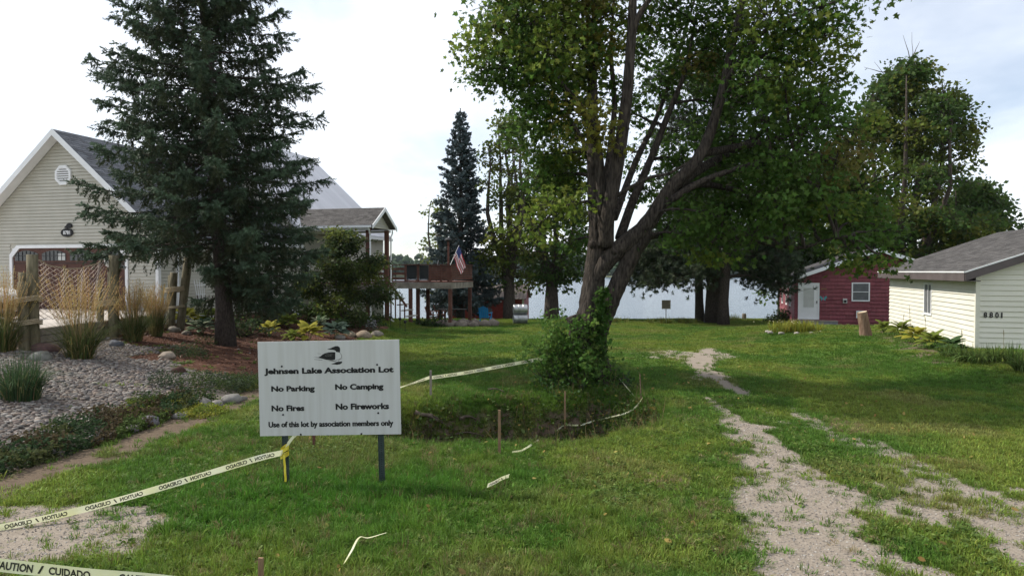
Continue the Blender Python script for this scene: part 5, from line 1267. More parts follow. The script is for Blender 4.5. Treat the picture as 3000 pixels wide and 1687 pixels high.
# hostas: each leaf its own piece
def hosta_leaf(cols):
    n_ = 7; v = []; c = []
    for i in range(n_):
        t = i / (n_ - 1); w_ = .34 * math.sin(math.pi * min(1, t * .92 + .06)) ** .8 * (1 - t * .25); z = .34 * t - .55 * t * t
        for s_ in (-1, -.55, 0, .55, 1):
            v.append((t, s_ * w_, z - .10 * abs(s_) * w_ * 2 + .05 * (abs(s_) == .55))); c.append(cols[1] if abs(s_) == 1 else cols[0])
    f = [(i * 5 + j, i * 5 + j + 1, (i + 1) * 5 + j + 1, (i + 1) * 5 + j) for i in range(n_ - 1) for j in range(4)]
    g = G().add(v, f, np.array(c)); me = g.mesh('hosta_leaf', True, True); me.materials.append(plant_m); return me
HL = {'yellow': hosta_leaf(((.26, .25, .03), (.30, .27, .05))), 'green': hosta_leaf(((.045, .085, .03), (.05, .09, .03))), 'edged': hosta_leaf(((.04, .08, .035), (.34, .36, .24))),
      'lime': hosta_leaf(((.12, .16, .025), (.15, .18, .03))), 'blue': hosta_leaf(((.05, .08, .06), (.06, .09, .07)))}
def hosta(pos, r, kind, label, group, n=26):
    t_ = thing('hosta', label, 'hosta', pos, 0, group)
    for k in range(n):
        a = k * 2.4 + rng.normal(0, .2); u = k / n; L = r * (.45 + .25 * rng.random()); tilt = .95 - 1.05 * u + rng.normal(0, .12)
        o = place('leaf', HL[kind], t_, (math.cos(a) * r * .42 * u, math.sin(a) * r * .42 * u, r * (.62 - .35 * u)), (rng.normal(0, .25), -tilt * .8, a)); o.scale = (L, L, L)
    g = G()
    for k in range(10): a = k * .63; g.tube([(0, 0, -.02), (math.cos(a) * r * .25, math.sin(a) * r * .25, r * .45)], .008, 3)
    g.build('stems', plant_stem, t_)
plant_stem = M('stem', (.06, .10, .025), None, rough=.6)
for (px, py, r, kind, lab) in ((548, 950, .75, 'yellow', 'golden hosta just right of the leaning pilings'), (592, 980, .65, 'edged', 'white edged hosta left of the spruce trunk'), (622, 948, .7, 'lime', 'lime green hosta against the house behind the spruce trunk'),
    (790, 985, .62, 'yellow', 'golden hosta, leftmost of the group right of the spruce'), (845, 962, .7, 'lime', 'lime hosta behind the golden ones'), (905, 1000, .8, 'yellow', 'brightest golden hosta just above the sign'),
    (860, 1000, .5, 'lime', 'small lime hosta between the golden hostas'), (985, 990, .75, 'blue', 'dark blue green hosta above the sign, right of the golden ones'), (935, 965, .6, 'edged', 'white edged hosta behind the dark blue one'),
    (1000, 965, .55, 'green', 'green hosta below the porch bush'), (745, 965, .5, 'green', 'green hosta in the spruce shade')):
    hosta(gpt(px, py), r, kind, lab, 'hostas in the house bed')
for (px, py, r, kind, lab) in ((2590, 975, .55, 'lime', 'lime hosta at the far end of the ivory garage'), (2640, 985, .62, 'lime', 'second lime hosta along the ivory garage wall'), (2685, 1003, .62, 'yellow', 'yellowish hosta third along the ivory garage wall'),
    (2735, 1020, .6, 'lime', 'lime hosta fourth along the garage wall, below the window'), (2790, 1034, .55, 'green', 'green hosta nearest the daylilies'),
    (2457, 951, .55, 'lime', 'hosta beside the cabin steps'), (2592, 945, .9, 'green', 'large dark hosta between the cabin and the garage'), (2560, 948, .5, 'green', 'small dark hosta beside the leaning log')):
    hosta(gpt(px, py), r, kind, lab, 'hostas by the right hand buildings', 24)
def strap_plant(name, cat, pos, label, group, n=150, h=.6, w_=1.1, col=(.08, .125, .03), wid=.014):
    t_ = thing(name, label, cat, pos, 0, group); g = G(); blades(g, n, h, w_, col, wid, 1.0, .16, .85, 6); g.build('leaves', plant_m, t_, color=True, recalc=False); return t_
for (px, py, h, lab) in ((2775, 1047, .5, 'daylily clump, leftmost, next to the hostas'), (2820, 1062, .58, 'daylily clump left of the garage corner'), (2862, 1068, .6, 'daylily clump at the garage corner'),
                         (2912, 1062, .6, 'daylily clump under the house number'), (2965, 1065, .65, 'daylily clump right of the house number'), (2996, 1092, .62, 'daylily clump at the right edge of the lawn')):
    strap_plant('daylily', 'daylily', gpt(px, py), lab, 'daylilies round the garage corner', 170, h, 1.15)
for k, (px, py, hh, lab) in enumerate(((2635, 990, .9, 'thin dry flower stalk left of the garage window'), (2672, 1000, 1.25, 'tallest thin dry flower stalk near the garage window'), (2715, 1012, .95, 'thin dry flower stalk below the garage window'), (2825, 1062, .9, 'thin dry flower stalk near the garage corner'), (2940, 1062, .9, 'thin dry flower stalk under the house number'))):
    x, y, z = gpt(px, py); t_ = thing('flower_stalk', lab, 'stalk', (x, y, z), 0, 'dry stalks against the garage'); g = G()
    P = curve((0, 0, 0), (rng.normal(0, .1), 0, hh), 0, .05, 6); g.tube(P, .006, 4); brushes(g, P[-2:-1], np.array([[0, 0, 1.0]]), np.array([.14]), np.array([(.2, .17, .08)]), 18, .02, .006, 1.5); g.build('stem', M('dry stalk', (.2, .17, .08), None) if k == 0 else bpy.data.materials['dry stalk'], t_)

# shrubs
def shrub(name, label, pos, blobs_, leaf, nspray, nleaf, cols, shape=DIAM, group=None, spray_r=.25, flat=1.0):
    t_ = thing(name, label, 'shrub', pos, 0, group); gw, gl = G(), G(); limbs = []
    for k in range(7):
        a = k * .9; c = blobs_[k % len(blobs_)]; P = curve((.1 * math.cos(a), .1 * math.sin(a), -.1), (c[0], c[1], c[2]), 0, .12, 6); gw.tube(P, np.linspace(.05, .012, 6), 5); limbs.append(P)
    leafy(gw, gl, limbs, [(*b_, int(rng.integers(len(cols)))) for b_ in blobs_], leaf, nspray, nleaf, cols, shape, spray_r=spray_r, link=.02, flat=flat)
    gw.build('branches', bark_dark, t_); gl.build('foliage', leaf_m, t_, color=True, recalc=False)
bl = []
for k in range(46):
    a = rng.uniform(0, 6.283); z = rng.uniform(.3, 4.2); w_ = np.interp(z, [0, 1.5, 3, 4.3], [2.1, 2.2, 1.6, .5]); u = rng.random() ** .5
    bl.append((w_ * u * math.cos(a), w_ * u * math.sin(a) * .8, z, rng.uniform(.4, .65)))
shrub('cedar_shrub', 'big layered cedar shrub with yellow green tips in front of the porch', (-7.9, 32.2, zg(-7.9, 32.2)), bl, .16, 44, 15, [(.045, .068, .02), (.06, .085, .02), (.032, .05, .018), (.095, .12, .022)], DIAM * np.array([1, .7]))
bl = [(rng.normal(0, .4), rng.normal(0, .3), rng.uniform(.15, .6), .3) for k in range(10)]
shrub('garden_shrub', 'low dark shrub under the right side of the spruce', gpt(700, 985), bl, .10, 26, 12, [(.03, .05, .02), (.045, .07, .02)], OVAL)
bl = [(rng.normal(0, .7), rng.normal(0, .4), rng.uniform(.2, .95), .38) for k in range(16)]
shrub('garden_shrub', 'dark leafy shrub between the spruce and the porch', gpt(800, 955), bl, .12, 24, 12, [(.03, .05, .018), (.05, .08, .02)], OVAL)
bl = [(rng.normal(0, .5), rng.normal(0, .3), rng.uniform(.15, .6), .33) for k in range(10)]
shrub('garden_shrub', 'low shrub at the foot of the porch posts', gpt(1085, 955), bl, .11, 24, 12, [(.035, .06, .02), (.05, .08, .025)], OVAL)
bl = [(rng.normal(0, .35), rng.normal(0, .3), rng.uniform(.15, .5), .35) for k in range(9)]
shrub('garden_shrub', 'round dark bush under the deck', gpt(1258, 958), bl, .12, 24, 12, [(.03, .055, .02), (.04, .07, .02)], OVAL)
bl = [(rng.normal(0, .8), rng.normal(0, .4), rng.uniform(.1, .75), .4) for k in range(14)]
shrub('garden_shrub', 'dark ferny bush at the left corner of the cabin', gpt(2290, 942), bl, .14, 22, 12, [(.03, .05, .015), (.05, .075, .02)], DIAM)
# yellow flower patch in the lawn
p_ = gpt(2325, 975); t_ = thing('flower_patch', 'island of yellow green flowers edged with stones in the lawn', 'flower bed', p_)
g = G()
for k in range(16):
    V = blades(g, 45, .6, .8, (.24, .25, .04), .016, .7, .16, .4, 4); g.v[-1][:] += np.array([rng.normal(0, .55), rng.normal(0, .3), 0])
g.build('plants', plant_m, t_, color=True, recalc=False)
g = G(); c = np.stack([rng.normal(-.2, .5, 60), rng.normal(0, .3, 60), rng.uniform(.42, .6, 60)], 1); leaves(g, c, .06, (.45, .42, .25), OVAL, 1.5); g.build('blossoms', plant_m, t_, color=True, recalc=False)
for k in range(11):
    a = k / 11 * 6.283; g = G(); rock_mesh(g, (1.15 * math.cos(a), .62 * math.sin(a) - .1, .04), np.array([.13, .1, .08]), (.4, .37, .33), sub=1); g.build('edging_stone', stone_m, t_, color=True, smooth=True)
# leaning log
x, y, z = gpt(2532, 985); t_ = thing('log', 'weathered upright log leaning left beside the hostas', 'log', (x, y, z))
g = G(); P, r_ = smooth_path([(.06, 0, -.2), (.03, 0, .2), (-.03, 0, .55), (-.10, 0, .93)], [.235, .21, .19, .175], 3); g.tube(P, r_, 12, rough=.07, cap=False); g.build('bark', M('log bark', (.13, .08, .055), (.25, .17, .12), 7, .9, .8, 20, stretch=(3, 3, .5)), t_, smooth=True)
G().add([(-.10 + .17 * math.cos(a), .17 * math.sin(a), .925 + .05 * math.cos(a)) for a in np.linspace(0, 6.283, 12, endpoint=False)], [tuple(range(12))]).build('cut_face', M('cut wood', (.38, .30, .2), (.5, .4, .28), 9), t_)

# small garden pieces
p_ = hpt(4.75, 1.9, 0); t_ = thing('trellis', 'white fan trellis leaning on the house wall', 'trellis', (p_[0], p_[1], .9), -TH)
for k in range(5): G().beam((.2, -.1 + .05 * k, 0), (.05, -.3 + .15 * k, 1.55), .02, .025).build('lath', white_trim, t_)
for z in (.5, .95, 1.35): G().beam((.16 - z * .06, -.15 - z * .11, z), (.16 - z * .06, .15 + z * .17, z), .02, .025).build('cross_lath', white_trim, t_)
t_ = thing('twig_chair', 'rustic chair of dark twigs beside the trellis', 'chair', (hpt(5.3, 1.6, 0)[0], hpt(5.3, 1.6, 0)[1], zg(*hpt(5.3, 1.6, 0)[:2])), R(20))
for sx in (-.25, .25):
    for sy in (-.22, .22): G().tube([(sx, sy, 0), (sx * 1.1, sy, .45 if sy < 0 else 1.05)], .022, 5).build('leg', bark_dark, t_)
for k in range(5): G().tube([(-.27, -.22 + k * .11, .42), (.27, -.22 + k * .11, .42)], .018, 5).build('seat_stick', bark_dark, t_)
for k in range(5): G().tube([(-.22 + k * .11, .22, .45), (-.3 + k * .15, .26, 1.1)], .015, 5).build('back_stick', bark_dark, t_)
p_ = gpt(858, 950); t_ = thing('heron_statue', 'slim grey heron statue among the hostas', 'statue', p_)
g = G(); P, r_ = smooth_path([(.28, 0, .42), (.1, 0, .52), (-.06, 0, .6), (-.1, 0, .78), (-.04, 0, .92), (-.1, 0, .98), (-.3, 0, .95)], [.02, .09, .07, .03, .022, .03, .006], 4); g.tube(P, r_, 8); g.build('body', M('heron grey', (.25, .26, .27), (.34, .35, .36), 6), t_, smooth=True)
for s_ in (-.03, .03): G().tube([(.08, s_, 0), (.08, s_, .48)], .01, 5).build('leg', dark_metal, t_)
for (px, py, lab) in ((1145, 958, 'small dark solar light left of the deck posts'), (1172, 962, 'small dark solar light nearer the deck posts'), (1187, 972, 'small dark solar light on the bank by the deck')):
    p_ = gpt(px, py); t_ = thing('solar_light', lab, 'garden light', p_, 0, 'solar lights by the deck')
    G().tube([(0, 0, 0), (0, 0, .42)], .015, 5).build('stake', dark_metal, t_); G().lathe([(.04, .42), (.07, .46), (.08, .54), (.03, .58)], 8).build('lamp_head', dark_metal, t_)
p_ = gpt(1088, 972); t_ = thing('flower_pot_plant', 'small white flowering plant at the garden edge', 'flower', p_); g = G(); leaves(g, rng.normal(0, .14, (120, 3)) + np.array([0, 0, .25]), .08, jitter((.10, .12, .09), 120), OVAL); leaves(g, rng.normal(0, .13, (60, 3)) + np.array([0, 0, .34]), .07, jitter((.55, .52, .6), 60), OVAL, 1.2); g.build('plant', plant_m, t_, color=True, recalc=False)

# white car at the left edge of the driveway
car = thing('car', 'white car parked on the driveway at the left edge', 'car', (-17.6, 21.2, 1.29), R(-4))
prof = [(2.2, .35), (2.22, .62), (2.12, .80), (1.55, .95), (1.0, 1.02), (.35, 1.42), (-.3, 1.50), (-1.4, 1.47), (-2.0, 1.05), (-2.2, .95), (-2.25, .4), (-1.9, .28), (1.9, .25)]
v = []; ws = [.80, .86, .86, .84, .80, .62, .60, .60, .78, .80, .84, .84, .84]
for s_ in (-1, 1): v += [(x, s_ * w_, z) for (x, z), w_ in zip(prof, ws)]
k = len(prof); f = [(i, (i + 1) % k, (i + 1) % k + k, i + k) for i in range(k)]; f += [tuple(range(k)), tuple(range(2 * k - 1, k - 1, -1))]
b_ = G().add(v, f).build('body', car_white, car, smooth=False); md = b_.modifiers.new('bevel', 'BEVEL'); md.width = .07; md.segments = 3; md.limit_method = 'ANGLE'
for s_ in (-1, 1):
    G().prism([(.85, 1.03), (.32, 1.36), (-1.3, 1.40), (-1.75, 1.08)], s_ * .735, s_ * .76, 'y').build('side_window', glass_m, car)
    G().prism([(2.13, .62), (2.13, .76), (1.8, .86), (1.9, .66)], s_ * .835, s_ * .87, 'y').build('headlight', M('headlight', (.6, .62, .65), None, rough=.1) if s_ < 0 else bpy.data.materials['headlight'], car)
    for x in (1.4, -1.4):
        wh = G().lathe([(.2, -.1), (.33, -.1), (.34, 0), (.33, .1), (.2, .1)], 20).build('wheel', rubber, car); wh.matrix_local = Matrix.Translation((x, s_ * .80, .34)) @ Matrix.Rotation(R(90), 4, 'X')
        G().lathe([(.02, -.11), (.21, -.112), (.21, .112), (.02, .11)], 12).build('rim', zinc, wh)
G().box((2.16, -.6, .38), (2.245, .6, .56)).build('grille', dark_metal, car)

# things on the shore
def adirondack(pos, rz, label, m, group, s=1.0):
    t_ = thing('adirondack_chair', label, 'chair', pos, rz, group); t_.scale = (s, s, s)
    for k in range(5): G().box((-.26 + k * .108, -.3, .36 - .0), (-.26 + k * .108 + .095, .25, .385)).build('seat_slat', m, t_)
    for k in range(5): x = -.27 + k * .112; G().prism([(.22, .3), (.25, .3), (.52, 1.0 - .05 * abs(k - 2)), (.49, 1.0 - .05 * abs(k - 2))], x, x + .098, 'x').build('back_slat', m, t_)
    for s_ in (-1, 1):
        G().box((s_ * .33 - .05, -.36, .58), (s_ * .33 + .05, .42, .605)).build('arm', m, t_); G().box((s_ * .33 - .02, -.32, 0), (s_ * .33 + .02, -.22, .58)).build('leg', m, t_)
        G().prism([(-.3, .36), (-.3, .26), (.55, 0), (.65, 0)], s_ * .29 - .015, s_ * .29 + .015, 'x').build('leg', m, t_)
p_ = gpt(1421, 946); adirondack(p_, R(170), 'bright blue plastic chair beside the dark shed wall', blue_plastic, 'chairs by the fire ring', 1.1)
p_ = gpt(1268, 938); adirondack(p_, R(60), 'brown wooden chair left of the shore table', red_wood, 'chairs by the fire ring')
p_ = gpt(1292, 936); adirondack(p_, R(100), 'brown wooden chair right beside the deck post', red_wood, 'chairs by the fire ring')
p_ = gpt(1325, 938); t_ = thing('shore_table', 'dark slatted table on the shore behind the deck post', 'table', p_)
for k in range(5): G().box((-.95, -.4 + k * .16, .72), (.95, -.4 + k * .16 + .14, .76)).build('top_board', dark_metal, t_)
for sx in (-.8, .8):
    for sy in (-.3, .3): G().box((sx - .04, sy - .04, 0), (sx + .04, sy + .04, .72)).build('leg', dark_metal, t_)
for (z, lab) in ((.32, 'lower galvanised steel drum of the stacked pair on the shore'), (.92, 'upper galvanised steel drum of the stacked pair on the shore')):
    x, y, g0 = gpt(1524, 948); t_ = thing('steel_drum', lab, 'drum', (x, y, g0 + z), R(8), 'stacked steel drums')
    d_ = G().lathe([(.0, -.44), (.28, -.44), (.30, -.42), (.30, -.15), (.315, -.13), (.30, -.11), (.30, .13), (.315, .15), (.30, .17), (.30, .42), (.28, .44), (0, .44)], 22).build('shell', zinc, t_, smooth=False); d_.rotation_euler = (0, R(90), 0)
    if z < .5:
        for sx in (-.3, .3): G().box((sx - .05, -.35, -.34), (sx + .05, .35, -.28)).build('cradle', grey_wood, t_)
p_ = gpt(1372, 955); t_ = thing('fire_ring', 'ring of grey stones around the fire pit on the shore', 'fire pit', p_)
for k in range(14):
    a = k / 14 * 6.283; g = G(); rock_mesh(g, (1.6 * math.cos(a), .7 * math.sin(a), .1), np.array([.4, .3, .3]) * rng.uniform(.7, 1.2), (.20, .17, .14), sub=1); g.build('stone', stone_m, t_, color=True, smooth=True)
p_ = gpt(1951, 947); t_ = thing('shore_sign', 'small weathered notice board on a metal post at the shore', 'sign', p_)
G().tube([(0, 0, -.2), (0, 0, 1.3)], .03, 6).build('post', zinc, t_)
pn = G().box((-.28, -.055, .92), (.28, -.032, 1.48)).build('panel', M('weathered notice', (.20, .17, .14), (.30, .26, .22), 4, .7), t_)
for k in range(6): G().box((-.22, -.06, 1.38 - k * .075), (.22 - .06 * (k % 3), -.0555, 1.41 - k * .075)).build('text_line', M('faded print', (.09, .075, .06), None) if k == 0 else bpy.data.materials['faded print'], pn)
x, y, z = gpt(2180, 936); t_ = thing('mooring_post', 'short grey wooden post at the waterline', 'post', (x, y, z)); G().tube([(0, 0, -.3), (0, 0, .35), (0, 0, .42)], [.15, .145, .12], 9, rough=.05).build('post', grey_wood, t_)
for (px, py, n_, lab) in ((1945, 948, 260, 'sunlit weeds at the foot of the shore sign'), (2005, 948, 160, 'low sunlit weeds right of the shore sign'), (1795, 946, 120, 'weeds at the shore beside the big maple trunk'), (2150, 938, 120, 'weeds beside the mooring post')):
    p_ = gpt(px, py); t_ = thing('shore_weeds', lab, 'weeds', p_, 0, 'weeds at the waterline'); g = G()
    for k in range(6): blades(g, n_ // 6, .5, 1.0, (.13, .15, .035), .014, .8, .2, .5); g.v[-1][:] += np.array([rng.normal(0, .6), rng.normal(0, .2), 0])
    g.build('leaves', plant_m, t_, color=True, recalc=False)
# ------------------------------------------------------------------ association sign
SY = 8.75
sa = at(752, 1001, SY); sb = at(1170, 994, SY); scn = at(1177, 1270, SY); sdn = at(762, 1278, SY)
cxs = (sa[0] + sb[0] + scn[0] + sdn[0]) / 4; czs = (sa[2] + sb[2] + scn[2] + sdn[2]) / 4
SWD, SHT = 1.825, 1.215
sign = thing('lot_sign', 'white Jehnsen Lake Association Lot sign board with loon on two steel posts', 'sign', (cxs, SY, zg(cxs, SY)))
pz_ = czs - zg(cxs, SY)
panel = G().box((-SWD / 2, -.009, -SHT / 2), (SWD / 2, .009, SHT / 2)).build('panel', sign_white, sign); panel.location = (0, 0, pz_); panel.rotation_euler = (0, R(-1.05), R(-1.0))
def words_of(V, F, gap):
    """split flat lettering into words at the wide gaps"""
    order = sorted((min(V[list(f), 0]), max(V[list(f), 0]), i) for i, f in enumerate(F)); out = [[]]; end = order[0][1]
    for a, b_, i in order:
        if a - end > gap: out.append([])
        end = max(end, b_); out[-1].append(F[i])
    for fs in out:
        ids = sorted({j for f in fs for j in f}); mp_ = {j: k for k, j in enumerate(ids)}
        yield V[ids], [tuple(mp_[j] for j in f) for f in fs]
def letter(txt, l, b_, w_, h, bold=.028, spread=.034):     # left, bottom, width, height on the panel, in fractions of it measured from top left
    V, F = text_mesh(txt, w_ * SWD, h * SHT, bold)
    V = V + np.array([(l - .5) * SWD, (.5 - b_) * SHT])
    sh = np.array([-1, 0, 1]) * spread * h * SHT      # heavy face: the strokes widened by overlaid copies, each a hair proud
    vs = .018 * h * SHT
    for V2, F2 in words_of(V, F, .013):
        g = G()
        for q, (dx, dz) in enumerate(((sh[0], 0), (sh[2], 0), (0, -vs), (0, vs), (0, 0))): g.add(np.stack([V2[:, 0] + dx, np.full(len(V2), -.0105 - .0004 * q), V2[:, 1] + dz], 1), F2)
        g.build('lettering', black_paint, panel, recalc=False)
letter('Jehnsen Lake Association Lot', .044, .360, .912, .078, .03)
letter('No Parking', .090, .545, .306, .074, .03)
letter('No Camping', .543, .536, .339, .076, .03)
letter('No Fires', .088, .738, .231, .062, .03)
letter('No Fireworks', .543, .731, .375, .064, .03)
letter('Use of this lot by association members only', .064, .926, .882, .077, .018, .035)
def flat(pts, y=-.0105): return [((a - .5) * SWD, y, (.5 - b_) * SHT) for a, b_ in pts]
S_ = lambda q: [((x - 220) / 1860.0, (yy - 130 + 12 * (x - 220) / 1860.0) / 1215.0) for x, yy in q]
loon = G()
def poly(q, y=-.0105, g=None): (g or loon).add(flat(S_(q), y), [tuple(range(len(q)))])
poly([(1135, 232), (1190, 215), (1215, 203), (1245, 192), (1278, 192), (1300, 208), (1307, 235), (1304, 262), (1298, 276), (1250, 268), (1246, 252), (1225, 243), (1190, 238)])
poly([(1012, 338), (1050, 318), (1070, 300), (1100, 285), (1150, 272), (1200, 268), (1242, 270), (1240, 300), (1240, 340), (1236, 366), (1180, 372), (1120, 366), (1070, 352)])
poly([(1180, 422), (1225, 408), (1260, 395), (1300, 392), (1328, 388), (1326, 408), (1300, 425), (1260, 432), (1225, 426)])
poly([(950, 330), (1012, 334), (1060, 350), (1012, 340)]); poly([(1140, 378), (1200, 374), (1240, 382), (1262, 390), (1215, 386)]); poly([(962, 358), (1070, 368), (1068, 372), (962, 362)]); poly([(1005, 283), (1050, 287), (1050, 290), (1005, 286)]); poly([(1240, 372), (1330, 350), (1332, 353), (1242, 376)])
rim = [(1300, 276), (1316, 292), (1327, 315), (1326, 338), (1308, 356), (1288, 372), (1286, 390)]
for i in range(len(rim) - 1):
    (xa, ya), (xb, yb) = rim[i], rim[i + 1]; poly([(xa, ya), (xb, yb), (xb - 5, yb), (xa - 5, ya)])
loon.build('loon_emblem', black_paint, panel, recalc=False)
chk = G()
for r_i in range(3):
    for k in range(6):
        x = 1122 + k * 15 - r_i * 6; y = 287 + r_i * 13 + k * .6
        poly([(x, y), (x + 1.6, y), (x + 4, y + 8), (x + 2.4, y + 8)], -.0125, chk)
poly([(1250, 266), (1298, 274), (1299, 279), (1251, 271)], -.0125, chk)
chk.build('loon_markings', sign_white, panel, recalc=False)
for (a, b_) in ((.168, .262), (.842, .260), (.168, .775), (.842, .772), (.29, .988), (.72, .99)):
    G().lathe([(.013, 0), (.013, .004), (.006, .008)], 8).build('bolt_head', dark_metal, panel).matrix_local = Matrix.Translation(((a - .5) * SWD, -.0095, (.5 - b_) * SHT)) @ Matrix.Rotation(R(90), 4, 'X')
for px, top in ((833, 1.75), (1116, 1.72)):
    xb = (px - 1500) / 2000 * SY - cxs
    # U channel: back web with two flanges, punched holes as dark plugs
    c = .01 if px < 900 else -.012
    o = G(); o.box((-.018, .030, -.4), (.018, .034, top)); o.box((-.038, .012, -.4), (-.034, .034, top)); o.box((.034, .012, -.4), (.038, .034, top)); o.box((-.034, .0305, -.4), (-.018, .0345, top)); o.box((.018, .0305, -.4), (.034, .0345, top))
    po = o.build('post', steel_green, sign); po.location = (xb, 0, 0); po.rotation_euler = (0, R(-1.2), 0)
    for k in range(24):
        G().box((-.006, .0285, .03 + k * .03), (.006, .0299, .042 + k * .03)).build('punched_hole', black_paint, po)

# ------------------------------------------------------------------ caution tape
def tape(label, pts, width=.076, up=(0, 0, 1), mirror=False, text=True, twist=0.0, phase=0.0, tpitch=.62, m=10, start=0, curl=0.0):
    P, _ = smooth_path(pts, [1] * len(pts), m); seg = np.linalg.norm(np.diff(P, axis=0), axis=1); S = np.concatenate([[0], np.cumsum(seg)]); L = S[-1]
    T = np.gradient(P, axis=0); T = nrm(T)
    U = np.tile(np.array(up, float), (len(P), 1)); U = nrm(U - T * np.sum(U * T, 1, keepdims=True)); Bn = np.cross(T, U)
    ang = twist * np.sin(S / max(L, .1) * 3.1 + phase) + curl * np.sin(S * 7 + phase)
    U = U * np.cos(ang)[:, None] + Bn * np.sin(ang)[:, None]; Nn = np.cross(U, T)
    c0 = P.mean(0); t_ = thing('caution_tape', label, 'tape', tuple(c0), 0, 'yellow caution tape')
    bow = .012 * np.sin(S * 3 + phase)
    rows = []
    for w_ in (-.5, 0, .5): rows.append(P + U * (w_ * width) + Nn * (bow * (.6 if w_ == 0 else 0))[:, None] - c0)
    V = np.stack(rows, 1).reshape(-1, 3); f = []
    for i in range(len(P) - 1):
        for j in range(2): f.append((i * 3 + j, i * 3 + j + 1, (i + 1) * 3 + j + 1, (i + 1) * 3 + j))
    G().add(V, f).build('ribbon', tape_m, t_, smooth=True, recalc=False)
    if text:
        s_ = start + .05
        words = (('CAUTION', .235), ('/', .035), ('CUIDADO', .25)) if not mirror else (('CUIDADO', .25), ('/', .035), ('CAUTION', .235))
        while s_ < L - .3:
            for (wd, ww) in words:
                if s_ + ww > L - .02: break
                TV, TF = text_mesh(wd, ww, width * .62, .035)
                if mirror: TV[:, 0] = ww - TV[:, 0]
                q = s_ + TV[:, 0]; tt = TV[:, 1] - width * .31
                pos = np.stack([np.interp(q, S, P[:, i]) for i in range(3)], 1); uu = np.stack([np.interp(q, S, U[:, i]) for i in range(3)], 1); nn = np.stack([np.interp(q, S, Nn[:, i]) for i in range(3)], 1)
                bb = np.interp(q, S, bow) * .6 * (1 - 2 * np.abs(tt) / width)
                side = -1 if np.mean(nn[:, 1]) > 0 else 1
                G().add(pos + uu * tt[:, None] + nn * (bb + side * .0035)[:, None] - c0, TF).build('lettering', tape_text, t_, recalc=False); s_ += ww + .03
            s_ += .14
    return t_
tape('caution tape with mirrored lettering sagging to the left post of the white sign', [at(-260, 1598, 7.0), at(0, 1545, 7.3), at(220, 1497, 7.6), at(420, 1443, 7.95), at(620, 1383, 8.3), at(760, 1341, 8.55), at(830, 1325, 8.68)], mirror=True, phase=.4, curl=.2)
tape('nearest caution tape, crossing the bottom left corner, reading CAUTION CUIDADO', [at(-220, 1622, 4.0), at(0, 1654, 4.0), at(230, 1678, 4.0), at(480, 1702, 4.0), at(800, 1740, 4.05)], phase=1.0, curl=.14, start=.36)
x_, y_ = (835 - 1500) / 2000 * SY, SY
# knot round the left sign post
t_ = thing('tape_knot', 'yellow tape knotted round the left steel sign post with a dangling end', 'tape', at(833, 1325, 8.7))
g = G(); a = np.linspace(0, 6.283 * 2, 30); 
for k in range(3):
    rows = []; 
    P = np.stack([.052 * np.cos(a[:16]), .052 * np.sin(a[:16]) + .02, .03 * np.sin(a[:16] + k) + .07 * (k == 1) - .02 * k], 1)
    V = np.concatenate([P + np.array([0, 0, .026]), P - np.array([0, 0, .026])]); g.add(V, [(i, i + 1, i + 17, i + 16) for i in range(15)])
g.build('wrap', M('bright caution tape', (.62, .50, .03), (.72, .62, .10), 9, .4), t_, recalc=False)
P = curve((.01, -.05, -.02), (.03, -.06, -.36), 0, .06, 8); V = np.concatenate([P + np.array([-.013, 0, 0]), P + np.array([.013, .01, 0])]); G().add(V, [(i, i + 1, i + 9, i + 8) for i in range(7)]).build('tail', bpy.data.materials['bright caution tape'], t_, recalc=False)
P = np.array([(.02, .0, .04), (.05, .02, .12), (.10, .05, .19), (.16, .1, .24)]); V = np.concatenate([P + np.array([-.012, 0, .014]), P + np.array([.012, 0, -.014])]); G().add(V, [(i, i + 1, i + 5, i + 4) for i in range(3)]).build('loose_end', tape_m, t_, recalc=False)
# along the far side of the washout
s1 = (*gpt(1262, 1160)[:2],)
def zat(px, py, Y): return at(px, py, Y)
Ys = gpt(1262, 1160)[1]
tape('caution tape from behind the sign to the far wooden stake', [at(1100, 1158, Ys - 1.2), at(1177, 1133, Ys - .7), at(1262, 1104, Ys - .02)], mirror=True, twist=.9, text=True)
tape('caution tape from the far wooden stake to the maple suckers', [at(1264, 1106, Ys), at(1360, 1092, Ys + .4), at(1470, 1072, Ys + .9), at(1590, 1050, 16.2)], mirror=True, phase=.8, curl=.08)
Yr = gpt(1881, 1176)[1]
tape('limp caution tape hanging from the maple to the thin metal rod', [at(1800, 1092, 16.2), at(1826, 1122, 15.9), at(1850, 1150, 15.5), at(1866, 1168, 15.1), at(1882, 1172, Yr)], width=.045, twist=1.3, text=False)
def ground_path(l, lift=.05): return [(gpt(a, b_)[0], gpt(a, b_)[1], gpt(a, b_)[2] + lift) for a, b_ in l]
tape('fallen caution tape lying in the grass right of the washout', ground_path([(1883, 1178), (1868, 1200), (1840, 1222), (1790, 1236), (1740, 1248), (1700, 1260), (1655, 1268), (1632, 1278)], .10), width=.035, up=(0, -.5, 1), twist=1.2, text=False)
tape('short piece of fallen tape below the middle stake', ground_path([(1578, 1300), (1555, 1318), (1530, 1334), (1500, 1340)], .08), width=.03, up=(0, -.5, 1), twist=1.2, text=False)
tape('torn scrap of printed tape in the grass right of the sign', ground_path([(1428, 1450), (1450, 1440), (1472, 1428), (1492, 1420)], .12), width=.06, up=(0, -.6, 1), text=True, mirror=True, start=-.02)
tape('torn tape end rising from the grass at the bottom centre', ground_path([(1008, 1690), (1030, 1650)], .12) + ground_path([(1052, 1622), (1080, 1622), (1132, 1608)], .16), width=.024, up=(.5, -.5, .5), twist=.6, text=False)

